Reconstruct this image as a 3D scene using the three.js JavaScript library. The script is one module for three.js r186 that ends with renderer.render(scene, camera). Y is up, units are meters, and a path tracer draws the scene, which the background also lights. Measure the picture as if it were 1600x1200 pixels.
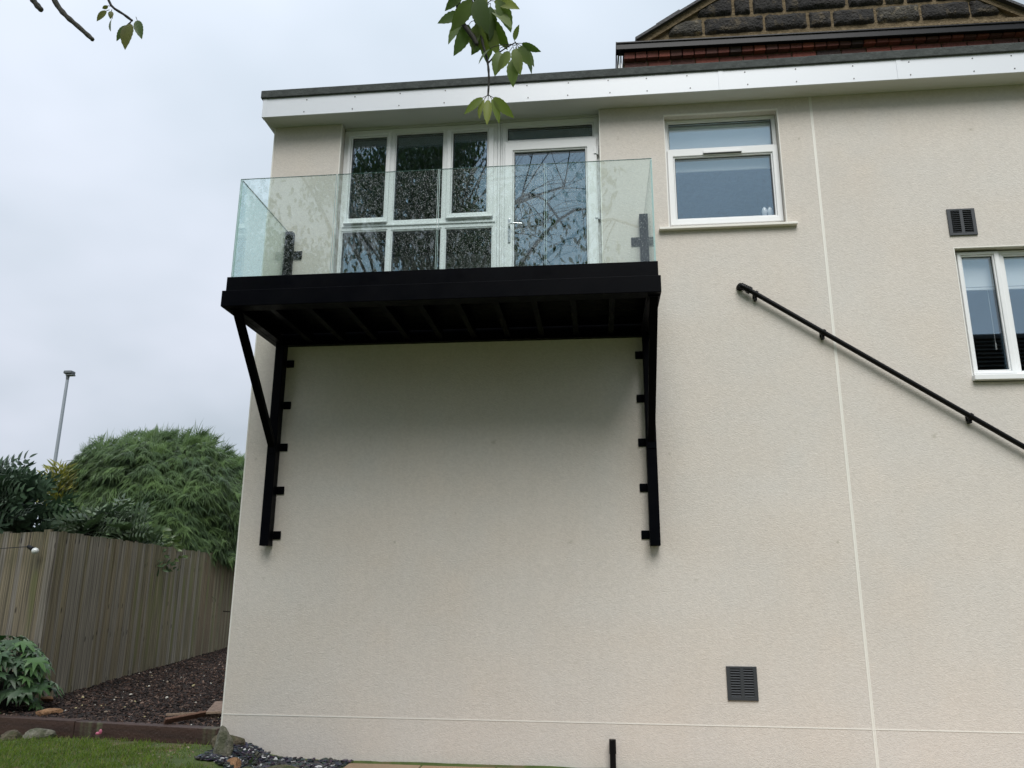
import * as THREE from 'three';
import { RoundedBoxGeometry } from 'three/addons/geometries/RoundedBoxGeometry.js';
import { mergeGeometries, mergeVertices, toCreasedNormals } from 'three/addons/utils/BufferGeometryUtils.js';
import { ImprovedNoise } from 'three/addons/math/ImprovedNoise.js';

// ------------------------------------------------------------------ camera, sky, light, exposure
const scene = new THREE.Scene();
const Y0 = 1.42;                                   // height of the phone above the lawn; heights below are measured from it
const camera = new THREE.PerspectiveCamera(52.0, 4 / 3, 0.05, 2000);
camera.position.set(0, Y0, 6.8);
camera.rotation.order = 'YXZ';
camera.rotation.set(0.25224, 0.10943, 0.0056);
const renderer = new THREE.WebGLRenderer({ antialias: true });
renderer.setSize(1024, 768);
renderer.toneMapping = THREE.LinearToneMapping;
renderer.toneMappingExposure = 2.15;
renderer.shadowMap.enabled = true;

const PN = new ImprovedNoise();
const fbm3 = (x, y, z, o = 4) => { let s = 0, a = 0.5, n = 0; for (let i = 0; i < o; i++) { s += a * PN.noise(x, y, z); n += a; x = x * 2.03 + 7.1; y = y * 2.03 + 3.7; z = z * 2.03 + 1.9; a *= 0.5; } return s / n; };
{
  const w = 1024, h = 512, d = new Float32Array(w * h * 4);
  for (let j = 0; j < h; j++) for (let i = 0; i < w; i++) {
    const el = ((j + 0.5) / h - 0.5) * Math.PI, az = ((i + 0.5) / w - 0.5) * 2 * Math.PI;
    const y = Math.sin(el), c = Math.cos(el), x = c * Math.cos(az), z = c * Math.sin(az);
    const up = Math.max(0, y), k = 1 / (0.25 + up);                       // cloud sheet seen in perspective
    const a = fbm3(x * k * 1.3 + 3, z * k * 1.3 + 11, 0.4, 5), b = fbm3(x * k * 0.5 - 5, z * k * 0.5 + 2, 2.7, 3);
    const L = (0.62 + 0.20 * up + 0.45 * up * up) * 0.95 / 2.15 * (1.01 + 0.40 * a + 0.30 * b);
    const t = Math.max(0, Math.min(1, 0.5 + 1.2 * a + 0.8 * b));         // thicker cloud whiter, thin cloud bluer
    const o = (j * w + i) * 4, g = y < 0 ? 0.35 : 1;
    d[o] = g * L * (0.845 + 0.07 * t); d[o + 1] = g * L * (0.98 + 0.005 * t); d[o + 2] = g * L * (1.11 + 0.01 * t); d[o + 3] = 1;
  }
  const sky = new THREE.DataTexture(d, w, h, THREE.RGBAFormat, THREE.FloatType);
  sky.mapping = THREE.EquirectangularReflectionMapping; sky.magFilter = sky.minFilter = THREE.LinearFilter; sky.needsUpdate = true;
  scene.background = sky; scene.environment = sky;
}
const sun = new THREE.DirectionalLight(new THREE.Color(1.0, 0.98, 0.945), 1.5);
sun.position.set(2.2, 25, 20); sun.target.position.set(0, 0, 0);
sun.castShadow = true; sun.shadow.radius = 70;
Object.assign(sun.shadow.camera, { left: -16, right: 16, top: 16, bottom: -16, near: 0.5, far: 60 });
scene.add(sun, sun.target);

// ------------------------------------------------------------------ helpers
function rng(s) { return () => { s |= 0; s = s + 0x6D2B79F5 | 0; let t = Math.imul(s ^ s >>> 15, 1 | s); t = t + Math.imul(t ^ t >>> 7, 61 | t) ^ t; return ((t ^ t >>> 14) >>> 0) / 4294967296; }; }
const R = rng(20);
const rr = (a, b) => a + (b - a) * R();
const lerp = (a, b, t) => a + (b - a) * t;
const sst = (a, b, x) => { const t = Math.max(0, Math.min(1, (x - a) / (b - a))); return t * t * (3 - 2 * t); };
const V = (x, y, z) => new THREE.Vector3(x, y, z);
const baseOf = new Map(), used = new Map();
function numbered(n) { const k = used.get(n) ?? 0; used.set(n, k + 1); return k ? `${n}_${String(k).padStart(3, '0')}` : n; }
function tag(o, label, category, group, kind) { if (label) o.userData.label = label; if (category) o.userData.category = category; if (group) o.userData.group = group; if (kind) o.userData.kind = kind; return o; }
function thing(name, label, category, [x, y, z], group) {
  const o = new THREE.Group(); o.name = numbered(name); o.position.set(x, y + Y0, z); scene.add(o); baseOf.set(o, V(x, y, z));
  return tag(o, label, category, group);
}
// every geometry: no index, position + normal + uv in metres (box projection) unless it brings its own
function prep(g, keepUV) {
  if (g.index) g = g.toNonIndexed(); else g = g.clone();
  for (const k of Object.keys(g.attributes)) if (!['position', 'normal', 'uv'].includes(k)) g.deleteAttribute(k);
  if (!g.attributes.normal) g.computeVertexNormals();
  if (!keepUV || !g.attributes.uv) {
    const p = g.attributes.position, uv = new Float32Array(p.count * 2), a = V(), b = V(), c = V(), n = V();
    for (let i = 0; i < p.count; i += 3) {
      a.fromBufferAttribute(p, i); b.fromBufferAttribute(p, i + 1); c.fromBufferAttribute(p, i + 2);
      n.copy(b).sub(a).cross(V().copy(c).sub(a)); const ax = Math.abs(n.x), ay = Math.abs(n.y), az = Math.abs(n.z);
      [a, b, c].forEach((q, k) => { const o = (i + k) * 2; if (ax > ay && ax > az) { uv[o] = q.z; uv[o + 1] = q.y; } else if (ay > az) { uv[o] = q.x; uv[o + 1] = q.z; } else { uv[o] = q.x; uv[o + 1] = q.y; } });
    }
    g.setAttribute('uv', new THREE.BufferAttribute(uv, 2));
  }
  g.morphAttributes = {}; g.clearGroups();
  return g;
}
function part(name, geos, mat, parent, keepUV) {
  const list = (Array.isArray(geos) ? geos : [geos]).map((g) => prep(g, keepUV));
  const g = list.length > 1 ? mergeGeometries(list) : list[0], b = baseOf.get(parent) ?? V();
  g.translate(-b.x, -b.y, -b.z);
  const m = new THREE.Mesh(g, mat); m.name = name; m.castShadow = m.receiveShadow = true;
  parent.add(m); baseOf.set(m, b); return m;
}
function place(name, geo, mat, parent, pos, rot) {                 // a piece that shares its geometry
  const m = new THREE.Mesh(geo, mat), b = baseOf.get(parent) ?? V(); m.name = name; m.castShadow = m.receiveShadow = true;
  m.position.copy(pos).sub(b); if (rot) m.rotation.set(rot[0], rot[1], rot[2], 'YXZ');
  parent.add(m); baseOf.set(m, V(pos.x, pos.y, pos.z)); return m;
}
function group(name, parent) { const g = new THREE.Group(); g.name = name; parent.add(g); baseOf.set(g, baseOf.get(parent)); return g; }
function solo(name, geos, mat, label, category, grp, kind, keepUV) {   // a thing that is one mesh
  const list = (Array.isArray(geos) ? geos : [geos]).map((g) => prep(g, keepUV)), g = list.length > 1 ? mergeGeometries(list) : list[0];
  g.computeBoundingBox(); const c = g.boundingBox.getCenter(V()); c.y = g.boundingBox.min.y; g.translate(-c.x, -c.y, -c.z);
  const m = new THREE.Mesh(g, mat); m.name = numbered(name); m.position.set(c.x, c.y + Y0, c.z); m.castShadow = m.receiveShadow = true; scene.add(m); baseOf.set(m, c);
  return tag(m, label, category, grp, kind);
}
function swarm(name, geo, mat, mats, parent, colors) {              // many copies of a small piece
  const m = new THREE.InstancedMesh(geo, mat, mats.length), b = parent ? baseOf.get(parent) : V(0, -Y0, 0), t = new THREE.Matrix4().makeTranslation(-b.x, -b.y, -b.z), q = new THREE.Matrix4();
  mats.forEach((k, i) => { m.setMatrixAt(i, q.multiplyMatrices(t, k)); if (colors) m.setColorAt(i, colors[i]); });
  m.name = parent ? name : numbered(name); m.castShadow = m.receiveShadow = true; m.userData.kind = 'stuff'; (parent ?? scene).add(m); return m;
}
const box = (x0, x1, y0, y1, z0, z1, r = 0) => (r ? new RoundedBoxGeometry(x1 - x0, y1 - y0, z1 - z0, 2, r) : new THREE.BoxGeometry(x1 - x0, y1 - y0, z1 - z0)).translate((x0 + x1) / 2, (y0 + y1) / 2, (z0 + z1) / 2);
function shapeOf(pts) { const s = new THREE.Shape(); pts.forEach(([x, y], i) => (i ? s.lineTo(x, y) : s.moveTo(x, y))); s.closePath(); return s; }
const rect = (x0, x1, y0, y1) => [[x0, y0], [x1, y0], [x1, y1], [x0, y1]];
function slab(outer, holes, z0, z1, bev = 0) {                        // outline with openings, from z0 to z1
  const s = shapeOf(outer); for (const h of holes) s.holes.push(shapeOf([...h].reverse()));
  return new THREE.ExtrudeGeometry(s, { depth: z1 - z0 - 2 * bev, bevelEnabled: bev > 0, bevelSize: bev, bevelThickness: bev, bevelOffset: -bev, bevelSegments: 2 }).translate(0, 0, z0 + bev);
}
const frame = (o, h, z0, z1, bev = 0.005) => slab(rect(...o), h.map((q) => rect(...q)), z0, z1, bev);
const inset = (o, d) => [o[0] + d, o[1] - d, o[2] + d, o[3] - d];
function bar(a, b, w, h, r = 0.004) {                                 // box section between two points
  const L = a.distanceTo(b), g = r ? new RoundedBoxGeometry(w, L, h, 2, r) : new THREE.BoxGeometry(w, L, h);
  return g.applyQuaternion(new THREE.Quaternion().setFromUnitVectors(V(0, 1, 0), b.clone().sub(a).normalize())).translate((a.x + b.x) / 2, (a.y + b.y) / 2, (a.z + b.z) / 2);
}
const rod = (a, b, r0, r1 = r0, n = 12) => new THREE.CylinderGeometry(r1, r0, a.distanceTo(b), n).applyQuaternion(new THREE.Quaternion().setFromUnitVectors(V(0, 1, 0), b.clone().sub(a).normalize())).translate((a.x + b.x) / 2, (a.y + b.y) / 2, (a.z + b.z) / 2);
function limb(pts, r0, r1, n = 7, seg = 4) {                          // tapered branch along points
  const c = new THREE.CatmullRomCurve3(pts), N = (pts.length - 1) * seg, g = new THREE.TubeGeometry(c, N, 1, n), p = g.attributes.position, q = V();
  for (let i = 0; i <= N; i++) { c.getPointAt(i / N, q); const r = lerp(r0, r1, i / N) * (1 + 0.14 * Math.sin(i * 2.7 + r0 * 90)); for (let j = 0; j <= n; j++) { const k = i * (n + 1) + j; p.setXYZ(k, q.x + (p.getX(k) - q.x) * r, q.y + (p.getY(k) - q.y) * r, q.z + (p.getZ(k) - q.z) * r); } }
  g.computeVertexNormals(); const cap = new THREE.SphereGeometry(r1, n, 4).translate(pts.at(-1).x, pts.at(-1).y, pts.at(-1).z);
  return mergeGeometries([prep(g), prep(cap)]);
}

// ------------------------------------------------------------------ textures
const hash = (x, y, s) => { let h = Math.imul(x, 374761393) + Math.imul(y, 668265263) + Math.imul(s, 2147483647 ^ 912931); h = Math.imul(h ^ h >>> 13, 1274126177); return ((h ^ h >>> 16) >>> 0) / 4294967296; };
function vn(u, v, pu, pv, s) { const x = u * pu, y = v * pv, i = Math.floor(x), j = Math.floor(y), f = x - i, g = y - j, a = f * f * (3 - 2 * f), b = g * g * (3 - 2 * g), m = (k, p) => ((k % p) + p) % p; return lerp(lerp(hash(m(i, pu), m(j, pv), s), hash(m(i + 1, pu), m(j, pv), s), a), lerp(hash(m(i, pu), m(j + 1, pv), s), hash(m(i + 1, pu), m(j + 1, pv), s), a), b); }
function fb(u, v, pu, pv, o, s) { let t = 0, a = 0.5, n = 0; for (let i = 0; i < o; i++) { t += a * vn(u, v, pu, pv, s + i); n += a; a *= 0.5; pu *= 2; pv *= 2; } return t / n; }
function tex(size, metres, fn, color = true, my = metres) {
  const d = new Uint8Array(size * size * 4), enc = (c) => { c = Math.max(0, Math.min(1, c)); return 255 * (color ? (c <= 0.0031308 ? 12.92 * c : 1.055 * c ** (1 / 2.4) - 0.055) : c); };
  for (let j = 0; j < size; j++) for (let i = 0; i < size; i++) { const r = fn((i + 0.5) / size, (j + 0.5) / size), o = (j * size + i) * 4; if (typeof r === 'number') d[o] = d[o + 1] = d[o + 2] = enc(r); else { d[o] = enc(r[0]); d[o + 1] = enc(r[1]); d[o + 2] = enc(r[2]); } d[o + 3] = 255; }
  const t = new THREE.DataTexture(d, size, size); t.wrapS = t.wrapT = THREE.RepeatWrapping; t.magFilter = THREE.LinearFilter; t.minFilter = THREE.LinearMipmapLinearFilter; t.generateMipmaps = true;
  if (color) t.colorSpace = THREE.SRGBColorSpace; t.repeat.set(1 / metres, 1 / my); t.needsUpdate = true; return t;
}
const C = (r, g, b) => new THREE.Color().setRGB(r, g, b);
const std = (c, rough, o = {}) => new THREE.MeshStandardMaterial({ color: Array.isArray(c) ? C(...c) : c, roughness: rough, ...o });
const phy = (c, rough, o = {}) => new THREE.MeshPhysicalMaterial({ color: Array.isArray(c) ? C(...c) : c, roughness: rough, ...o });
const mix3 = (a, b, t) => [lerp(a[0], b[0], t), lerp(a[1], b[1], t), lerp(a[2], b[2], t)];

const renderBump = tex(1024, 1.1, (u, v) => 0.4 * fb(u, v, 80, 130, 2, 3) + 0.6 * fb(u, v, 170, 230, 2, 9), false);
const renderMap = tex(1024, 3.7, (u, v) => {                           // through-coloured render, faintly mottled, a few pinhead stains
  let c = mix3([0.575, 0.53, 0.475], [0.625, 0.582, 0.53], fb(u, v, 5, 5, 4, 21));
  const g = 0.93 + 0.14 * fb(u, v, 220, 260, 2, 31); c = c.map((x) => x * g);
  const warm = fb(u, v, 9, 9, 3, 44) - 0.5; c = [c[0] * (1 + 0.05 * warm), c[1], c[2] * (1 - 0.05 * warm)];
  const run = fb(u, v, 70, 2, 3, 71); c = c.map((x) => x * (1 - 0.05 * Math.max(0, run - 0.5))); const st = fb(u, v, 42, 30, 3, 171); if (st > 0.86) c = mix3(c, [0.3, 0.28, 0.22], (st - 0.86) * 4);
  return c;
});
const grime = (per, a, b, s, m) => tex(256, m, (u, v) => mix3(a, b, fb(u, v, per, per, 4, s)));
const blackMap = grime(6, [0.0008, 0.0010, 0.0020], [0.0018, 0.0022, 0.0036], 5, 1.2);
const blackRough = tex(256, 0.7, (u, v) => 0.30 + 0.26 * fb(u, v, 8, 8, 4, 17), false);
const feltMap = tex(512, 0.9, (u, v) => mix3([0.022, 0.026, 0.025], [0.075, 0.085, 0.08], fb(u, v, 22, 22, 4, 50) * (0.6 + 0.8 * fb(u, v, 3, 3, 2, 52)) + 0.25 * (vn(u, v, 200, 200, 55) > 0.85)));
const plankTex = (s, base, dark, green, gAmt) => tex(512, 0.5, (u, v) => {            // weathered upright softwood; v along the board
  const w = fb(u, v, 4, 2, 3, s) * 3.0, gr = fb(u + 0.02 * w, v, 48, 3, 3, s + 7), fine = fb(u, v, 150, 9, 2, s + 11);
  let c = mix3(dark, base, Math.max(0, Math.min(1, 0.1 + 1.5 * (gr - 0.28) + 0.5 * (fine - 0.45))));
  const gg = gAmt * sst(0.42, 0.75, fb(u, v, 3, 3, 3, s + 20)); c = mix3(c, green, gg);
  const moss = sst(0.0, 0.12, v - 0.965 + 0.16 * (fb(u, v, 30, 4, 3, s + 31) - 0.35)) * 0.85; c = mix3(c, [0.045, 0.047, 0.018], moss);   // algae on the wet board tops
  for (let k = 0; k < 4; k++) { const ku = hash(k, 3, s), kv = hash(k, 9, s), du = (u - ku) * 34, dv = (v - kv) * 46, q = du * du + dv * dv; if (q < 1) c = mix3(c, [0.018, 0.012, 0.009], 0.9 * (1 - q * q)); }
  return c;
}, true, 1.76);
const stoneTex = tex(512, 0.8, (u, v) => { const a = fb(u, v, 9, 9, 5, 81), b = fb(u, v, 26, 26, 3, 85); let c = mix3([0.004, 0.004, 0.0045], [0.034, 0.030, 0.025], a * 0.9 + 0.2 * b - 0.1); const w = fb(u, v, 9, 9, 4, 89); if (w > 0.58) c = mix3(c, [0.15, 0.115, 0.065], (w - 0.58) * 2.6); return c; });
const stoneTex2 = tex(512, 0.8, (u, v) => { const a = fb(u, v, 9, 9, 5, 181), b = fb(u, v, 36, 36, 3, 185); let c = mix3([0.014, 0.014, 0.013], [0.10, 0.09, 0.07], a * 0.7 + 0.4 * b - 0.15); const w = fb(u, v, 14, 14, 4, 189); if (w > 0.55) c = mix3(c, [0.27, 0.22, 0.14], (w - 0.55) * 3); return c; });
const mortarTex = tex(256, 0.6, (u, v) => mix3([0.085, 0.062, 0.032], [0.20, 0.15, 0.085], fb(u, v, 30, 30, 4, 95)));
const brickTex = tex(256, 0.4, (u, v) => mix3([0.55, 0.52, 0.5], [1.15, 1.1, 1.05], fb(u, v, 16, 16, 4, 99)));
const grain = tex(256, 0.3, (u, v) => fb(u, v, 20, 20, 4, 12), false);
const soilTex = tex(512, 1.0, (u, v) => mix3([0.004, 0.003, 0.0025], [0.028, 0.018, 0.014], fb(u, v, 30, 30, 5, 60)));
const lawnTex = tex(512, 1.6, (u, v) => mix3(mix3([0.035, 0.055, 0.012], [0.085, 0.12, 0.025], fb(u, v, 20, 20, 4, 61)), [0.12, 0.09, 0.045], sst(0.55, 0.75, fb(u, v, 6, 6, 4, 66))));
const rockTex = (s, a, b, moss) => tex(256, 0.35, (u, v) => mix3(mix3(a, b, fb(u, v, 10, 10, 5, s)), [0.045, 0.055, 0.016], moss * sst(0.45, 0.7, fb(u, v, 5, 5, 3, s + 4))));
const slabTex = tex(512, 0.9, (u, v) => mix3([0.22, 0.15, 0.095], [0.36, 0.255, 0.165], fb(u, v, 5, 12, 5, 131)));
const roofTileTex = tex(256, 0.8, (u, v) => mix3([0.012, 0.011, 0.011], [0.035, 0.032, 0.030], fb(u, v, 12, 12, 4, 141)));
const barkTex = tex(256, 0.4, (u, v) => mix3([0.012, 0.010, 0.008], [0.055, 0.045, 0.036], fb(u, v, 8, 14, 4, 151)));
// dried rain spots on the balustrade: a spot scatters, clear glass between
const spots = (n, seed, size) => { const q = rng(seed), W = 1024, m = new Float32Array(W * W); for (let k = 0; k < n; k++) { const cx = q() * W, cy = q() * W, r = size * (0.5 + 1.3 * q() * q()), st = 0.45 + 0.5 * q(), ry = r * (1 + 0.7 * q()); for (let y = -Math.ceil(ry); y <= ry; y++) for (let x = -Math.ceil(r); x <= r; x++) if (x * x / (r * r) + y * y / (ry * ry) < 1) { const i = (((cy + y) | 0) & 1023) * W + (((cx + x) | 0) & 1023); m[i] = Math.max(m[i], st); } } return tex(W, 0.9, (u, v) => Math.max(0.0, m[Math.floor(v * W) * W + Math.floor(u * W)]), false); };
const spotsDense = spots(15000, 5, 1.75), spotsSparse = spots(3600, 8, 1.9);

// ------------------------------------------------------------------ materials
const M = {
  render: std(C(1, 1, 1), 0.92, { map: renderMap, bumpMap: renderBump, bumpScale: 0.0024 }),
  bead: std([0.74, 0.72, 0.66], 0.6),
  upvc: phy([0.78, 0.79, 0.79], 0.28, { specularIntensity: 0.9 }),
  fascia: phy([0.69, 0.715, 0.755], 0.3),
  soffit: std([0.58, 0.585, 0.57], 0.55),
  gasket: std([0.012, 0.012, 0.013], 0.5),
  screw: std([0.10, 0.10, 0.10], 0.45, { metalness: 0.6 }),
  felt: std(C(1, 1, 1), 0.9, { map: feltMap, bumpMap: grain, bumpScale: 0.004 }),
  inside: std([0.36, 0.34, 0.31], 0.9), insideFloor: std([0.16, 0.12, 0.09], 0.7),
  pane: phy([0.96, 0.98, 0.98], 0, { transmission: 1, thickness: 0, ior: 2.15 }),
  coated: phy([0.50, 0.78, 1.0], 0.0, { metalness: 1, transparent: true, opacity: 0.29 }),   // the coated inner sheet of the double glazing
  blind: std([0.90, 0.91, 0.90], 0.8), blindDark: std([0.50, 0.56, 0.60], 0.8),
  chrome: phy([0.75, 0.75, 0.76], 0.16, { metalness: 1 }),
  black: phy(C(1, 1, 1), 1, { map: blackMap, roughnessMap: blackRough, specularIntensity: 0.10 }),
  bolt: std([0.30, 0.31, 0.33], 0.35, { metalness: 1 }),
  glass: phy([0.925, 0.985, 0.972], 1, { transmission: 1, thickness: 0, ior: 1.75, roughnessMap: spotsDense }),
  glassB: phy([0.925, 0.985, 0.972], 1, { transmission: 1, thickness: 0, ior: 1.75, roughnessMap: spotsSparse }),
  glassIn: phy([0.925, 0.985, 0.972], 0, { transmission: 1, thickness: 0, ior: 1.75 }),
  glassEdge: phy([0.62, 0.74, 0.72], 0.12, { clearcoat: 1, clearcoatRoughness: 0.05 }), glassTop: phy([0.10, 0.19, 0.17], 0.15, { clearcoat: 0.6 }),
  grille: std([0.036, 0.04, 0.045], 0.5), grilleDark: std([0.012, 0.012, 0.013], 0.8),
  pipe: phy([0.0035, 0.0037, 0.0042], 0.36, { specularIntensity: 0.35 }), gutter: phy([0.004, 0.0045, 0.0065], 0.3, { specularIntensity: 0.35 }),
  stone: std(C(1, 1, 1), 0.9, { map: stoneTex, bumpMap: grain, bumpScale: 0.02 }), stoneB: std(C(1, 1, 1), 0.9, { map: stoneTex2, bumpMap: grain, bumpScale: 0.02 }),
  mortar: std(C(1, 1, 1), 0.95, { map: mortarTex, bumpMap: grain, bumpScale: 0.012 }),
  slate: std([0.035, 0.036, 0.038], 0.7, { bumpMap: grain, bumpScale: 0.006 }),
  bark: std(C(1, 1, 1), 0.9, { map: barkTex, bumpMap: grain, bumpScale: 0.01 }),
  twig: std([0.022, 0.020, 0.016], 0.8), branch: std([0.05, 0.048, 0.036], 0.85, { bumpMap: grain, bumpScale: 0.006 }),
};
const leafMat = (c, t, coat = 0.35) => phy(c, 1, { transmission: t, thickness: 0, clearcoat: coat, clearcoatRoughness: 0.38, side: THREE.DoubleSide });
const bricks = [[0.30, 0.092, 0.066], [0.22, 0.074, 0.058], [0.15, 0.066, 0.056], [0.08, 0.054, 0.052], [0.35, 0.105, 0.068]].map((c) => std(c, 0.85, { map: brickTex, bumpMap: grain, bumpScale: 0.006 }));

// ------------------------------------------------------------------ ground
const groundY = (x, z) => {
  let y = -1.275 - 0.15 * sst(0.4, 4, z);
  y = lerp(y, -1.40 - 0.03 * sst(1, 5, z), sst(-3.0, -2.6, x) * (1 - 0.6 * sst(0.8, 2.5, z)));
  y = lerp(-1.30, y, sst(-0.22, 0.05, z));
  return y + 0.012 * PN.noise(x * 3, 0, z * 3);
};
{
  const ax = [], az = []; for (let x = -9; x <= 7; x += 0.16) ax.push(x); for (let z = -2; z <= 9; z += 0.16) az.push(z);
  for (const [a, lo, hi] of [[ax, -9, 7], [az, -2, 9]]) { let s = 0.4; for (let k = 0; k < 18; k++) { a.unshift(a[0] - s); a.push(a.at(-1) + s); s *= 1.45; } }
  const pos = [], idx = []; for (const z of az) for (const x of ax) pos.push(x, groundY(x, z), z);
  const nx = ax.length; for (let j = 0; j < az.length - 1; j++) for (let i = 0; i < nx - 1; i++) { const a = j * nx + i; idx.push(a, a + nx, a + 1, a + 1, a + nx, a + nx + 1); }
  const g = new THREE.BufferGeometry(); g.setAttribute('position', new THREE.Float32BufferAttribute(pos, 3)); g.setIndex(idx); g.computeVertexNormals();
  const m = new THREE.Mesh(prep(g), std(C(1, 1, 1), 1, { map: lawnTex })); m.name = 'ground'; m.userData.kind = 'structure'; m.userData.label = 'lawn and soil that the house stands on'; m.receiveShadow = true; m.position.y = Y0; scene.add(m);
}
const dummy = new THREE.Object3D();
const mtx = (x, y, z, rx, ry, rz, s, sy = s, sz = s) => { dummy.position.set(x, y, z); dummy.rotation.set(rx, ry, rz, 'YXZ'); dummy.scale.set(s, sy, sz); dummy.updateMatrix(); return dummy.matrix.clone(); };
{ // grass
  const g = new THREE.BufferGeometry(); g.setAttribute('position', new THREE.Float32BufferAttribute([-0.0022, 0, 0, 0.0022, 0, 0, -0.0018, 0.5, 0.1, 0.0018, 0.5, 0.1, 0, 1, 0.42], 3)); g.setIndex([0, 1, 2, 1, 3, 2, 2, 3, 4]); g.computeVertexNormals();
  const q = rng(77), ms = [], cs = [];
  while (ms.length < 110000) {
    const x = -6.2 + 4.0 * q(), z = -0.1 + 3.1 * q();
    const bare = sst(-3.75, -3.15, x) * (1 - sst(0.5, 1.2, z)) * 0.96, edge = z < 0.12 + 0.05 * PN.noise(x * 4, 2, 0) ? 0.7 : 0;
    if (x > -2.75 + 0.2 * q() || (x > -3.1 && z < 0.75) || q() < bare || q() < edge || fbm3(x * 4, 0, z * 4, 3) > 0.04 + 0.30 * q()) continue;
    const h = 0.018 + 0.04 * q() * q() + 0.02 * PN.noise(x * 7, 1, z * 7);
    ms.push(mtx(x, groundY(x, z) - 0.003, z, (q() - 0.5) * 0.9, q() * 6.28, (q() - 0.5) * 0.9, 1, h, h));
    const t = q(), dry = q() < 0.10; cs.push(dry ? C(0.26, 0.21, 0.09) : C(lerp(0.06, 0.18, t), lerp(0.125, 0.27, t), lerp(0.003, 0.010, t)));
  }
  tag(swarm('grass', g, leafMat([1, 1, 1], 0.4, 0), ms, null, cs), 'short green grass of the lawn', 'grass');
}
// ------------------------------------------------------------------ bark mulch bed
const mulchY = (x, z) => -1.165 + 0.03 * fbm3(x * 1.4, 3, z * 1.4, 3) + 0.02 * PN.noise(x * 9, 1, z * 9);
{
  const g = new THREE.PlaneGeometry(7, 13.9, 140, 280); g.rotateX(-Math.PI / 2); g.translate(-6.66, 0, -7.1);
  const p = g.attributes.position; for (let i = 0; i < p.count; i++) { const x = p.getX(i), z = p.getZ(i); p.setY(i, mulchY(x, z)); if (z > -0.35) p.setZ(i, Math.min(z, 0.03 + 0.1397 * (x + 3.16) )); }
  g.computeVertexNormals(); const m = new THREE.Mesh(prep(g), std(C(1, 1, 1), 1, { map: soilTex })); m.name = 'mulch_bed'; m.userData.kind = 'structure'; m.userData.label = 'dark soil bed under bark mulch between fence and house'; m.position.y = Y0; m.receiveShadow = true; scene.add(m);
  const chip = new THREE.BoxGeometry(1, 1, 1, 1, 1, 1), cp = chip.attributes.position; for (let i = 0; i < cp.count; i++) cp.setXYZ(i, cp.getX(i) * (1 - 0.35 * (cp.getZ(i) > 0)), cp.getY(i) * (1 + 0.3 * cp.getX(i)), cp.getZ(i) * (1 - 0.4 * (cp.getX(i) > 0))); chip.computeVertexNormals();
  const q = rng(4), ms = [], cs = [], pal = [[0.010, 0.006, 0.005], [0.024, 0.013, 0.010], [0.042, 0.023, 0.017], [0.075, 0.045, 0.034], [0.030, 0.022, 0.019], [0.14, 0.10, 0.08]];
  for (let k = 0; k < 42000; k++) { const z = -0.02 - 8.8 * q() ** 1.25, x = -3.2 - 4.3 * q(), L = 0.02 + 0.05 * q() * q(); ms.push(mtx(x, mulchY(x, z) + 0.010 * q(), Math.min(z, 0.01 + 0.1397 * (x + 3.16)), (q() - 0.5) * 1.5, q() * 6.28, (q() - 0.5) * 1.3, L, 0.005 + 0.006 * q(), 0.010 + 0.018 * q())); const c = pal[Math.floor(q() * (q() < 0.3 ? 1 : q()) * 6)], t = 0.7 + 0.7 * q(); cs.push(C(c[0] * t, c[1] * t, c[2] * t)); }
  tag(swarm('bark_mulch', chip, std(C(1, 0.93, 0.87), 0.85), ms, null, cs), 'reddish brown bark chips spread beside the house', 'bark mulch');
  const peb = new THREE.IcosahedronGeometry(0.5, 1), pm = [], pc = [];
  for (let k = 0; k < 210; k++) { const z = -0.05 - 6.5 * q() ** 1.3, x = -3.25 - 3.3 * q(), s = 0.008 + 0.026 * q() ** 3; pm.push(mtx(x, mulchY(x, z) + 0.013, Math.min(z, 0.1397 * (x + 3.16) - 0.01), q() * 3, q() * 6, 0, s * 1.3, s * 0.7, s)); const w = q(); pc.push(w < 0.6 ? C(0.55, 0.53, 0.47) : w < 0.85 ? C(0.42, 0.36, 0.20) : C(0.25, 0.2, 0.15)); }
  for (let k = 0; k < 150; k++) { const x = -3.15 - 0.95 * q(), z = 0.12 + 0.5 * q(), s = 0.006 + 0.016 * q() * q(); pm.push(mtx(x, groundY(x, z) + 0.004, z, q() * 3, q() * 6, 0, s * 1.6, s * 0.5, s)); pc.push(q() < 0.6 ? C(0.30, 0.25, 0.17) : C(0.22, 0.16, 0.11)); }
  tag(swarm('pebbles', peb, std(C(1, 1, 1), 0.8), pm, null, pc), 'small pale pebbles and flecks scattered over bark and bare lawn edge', 'pebbles');
}
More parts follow.
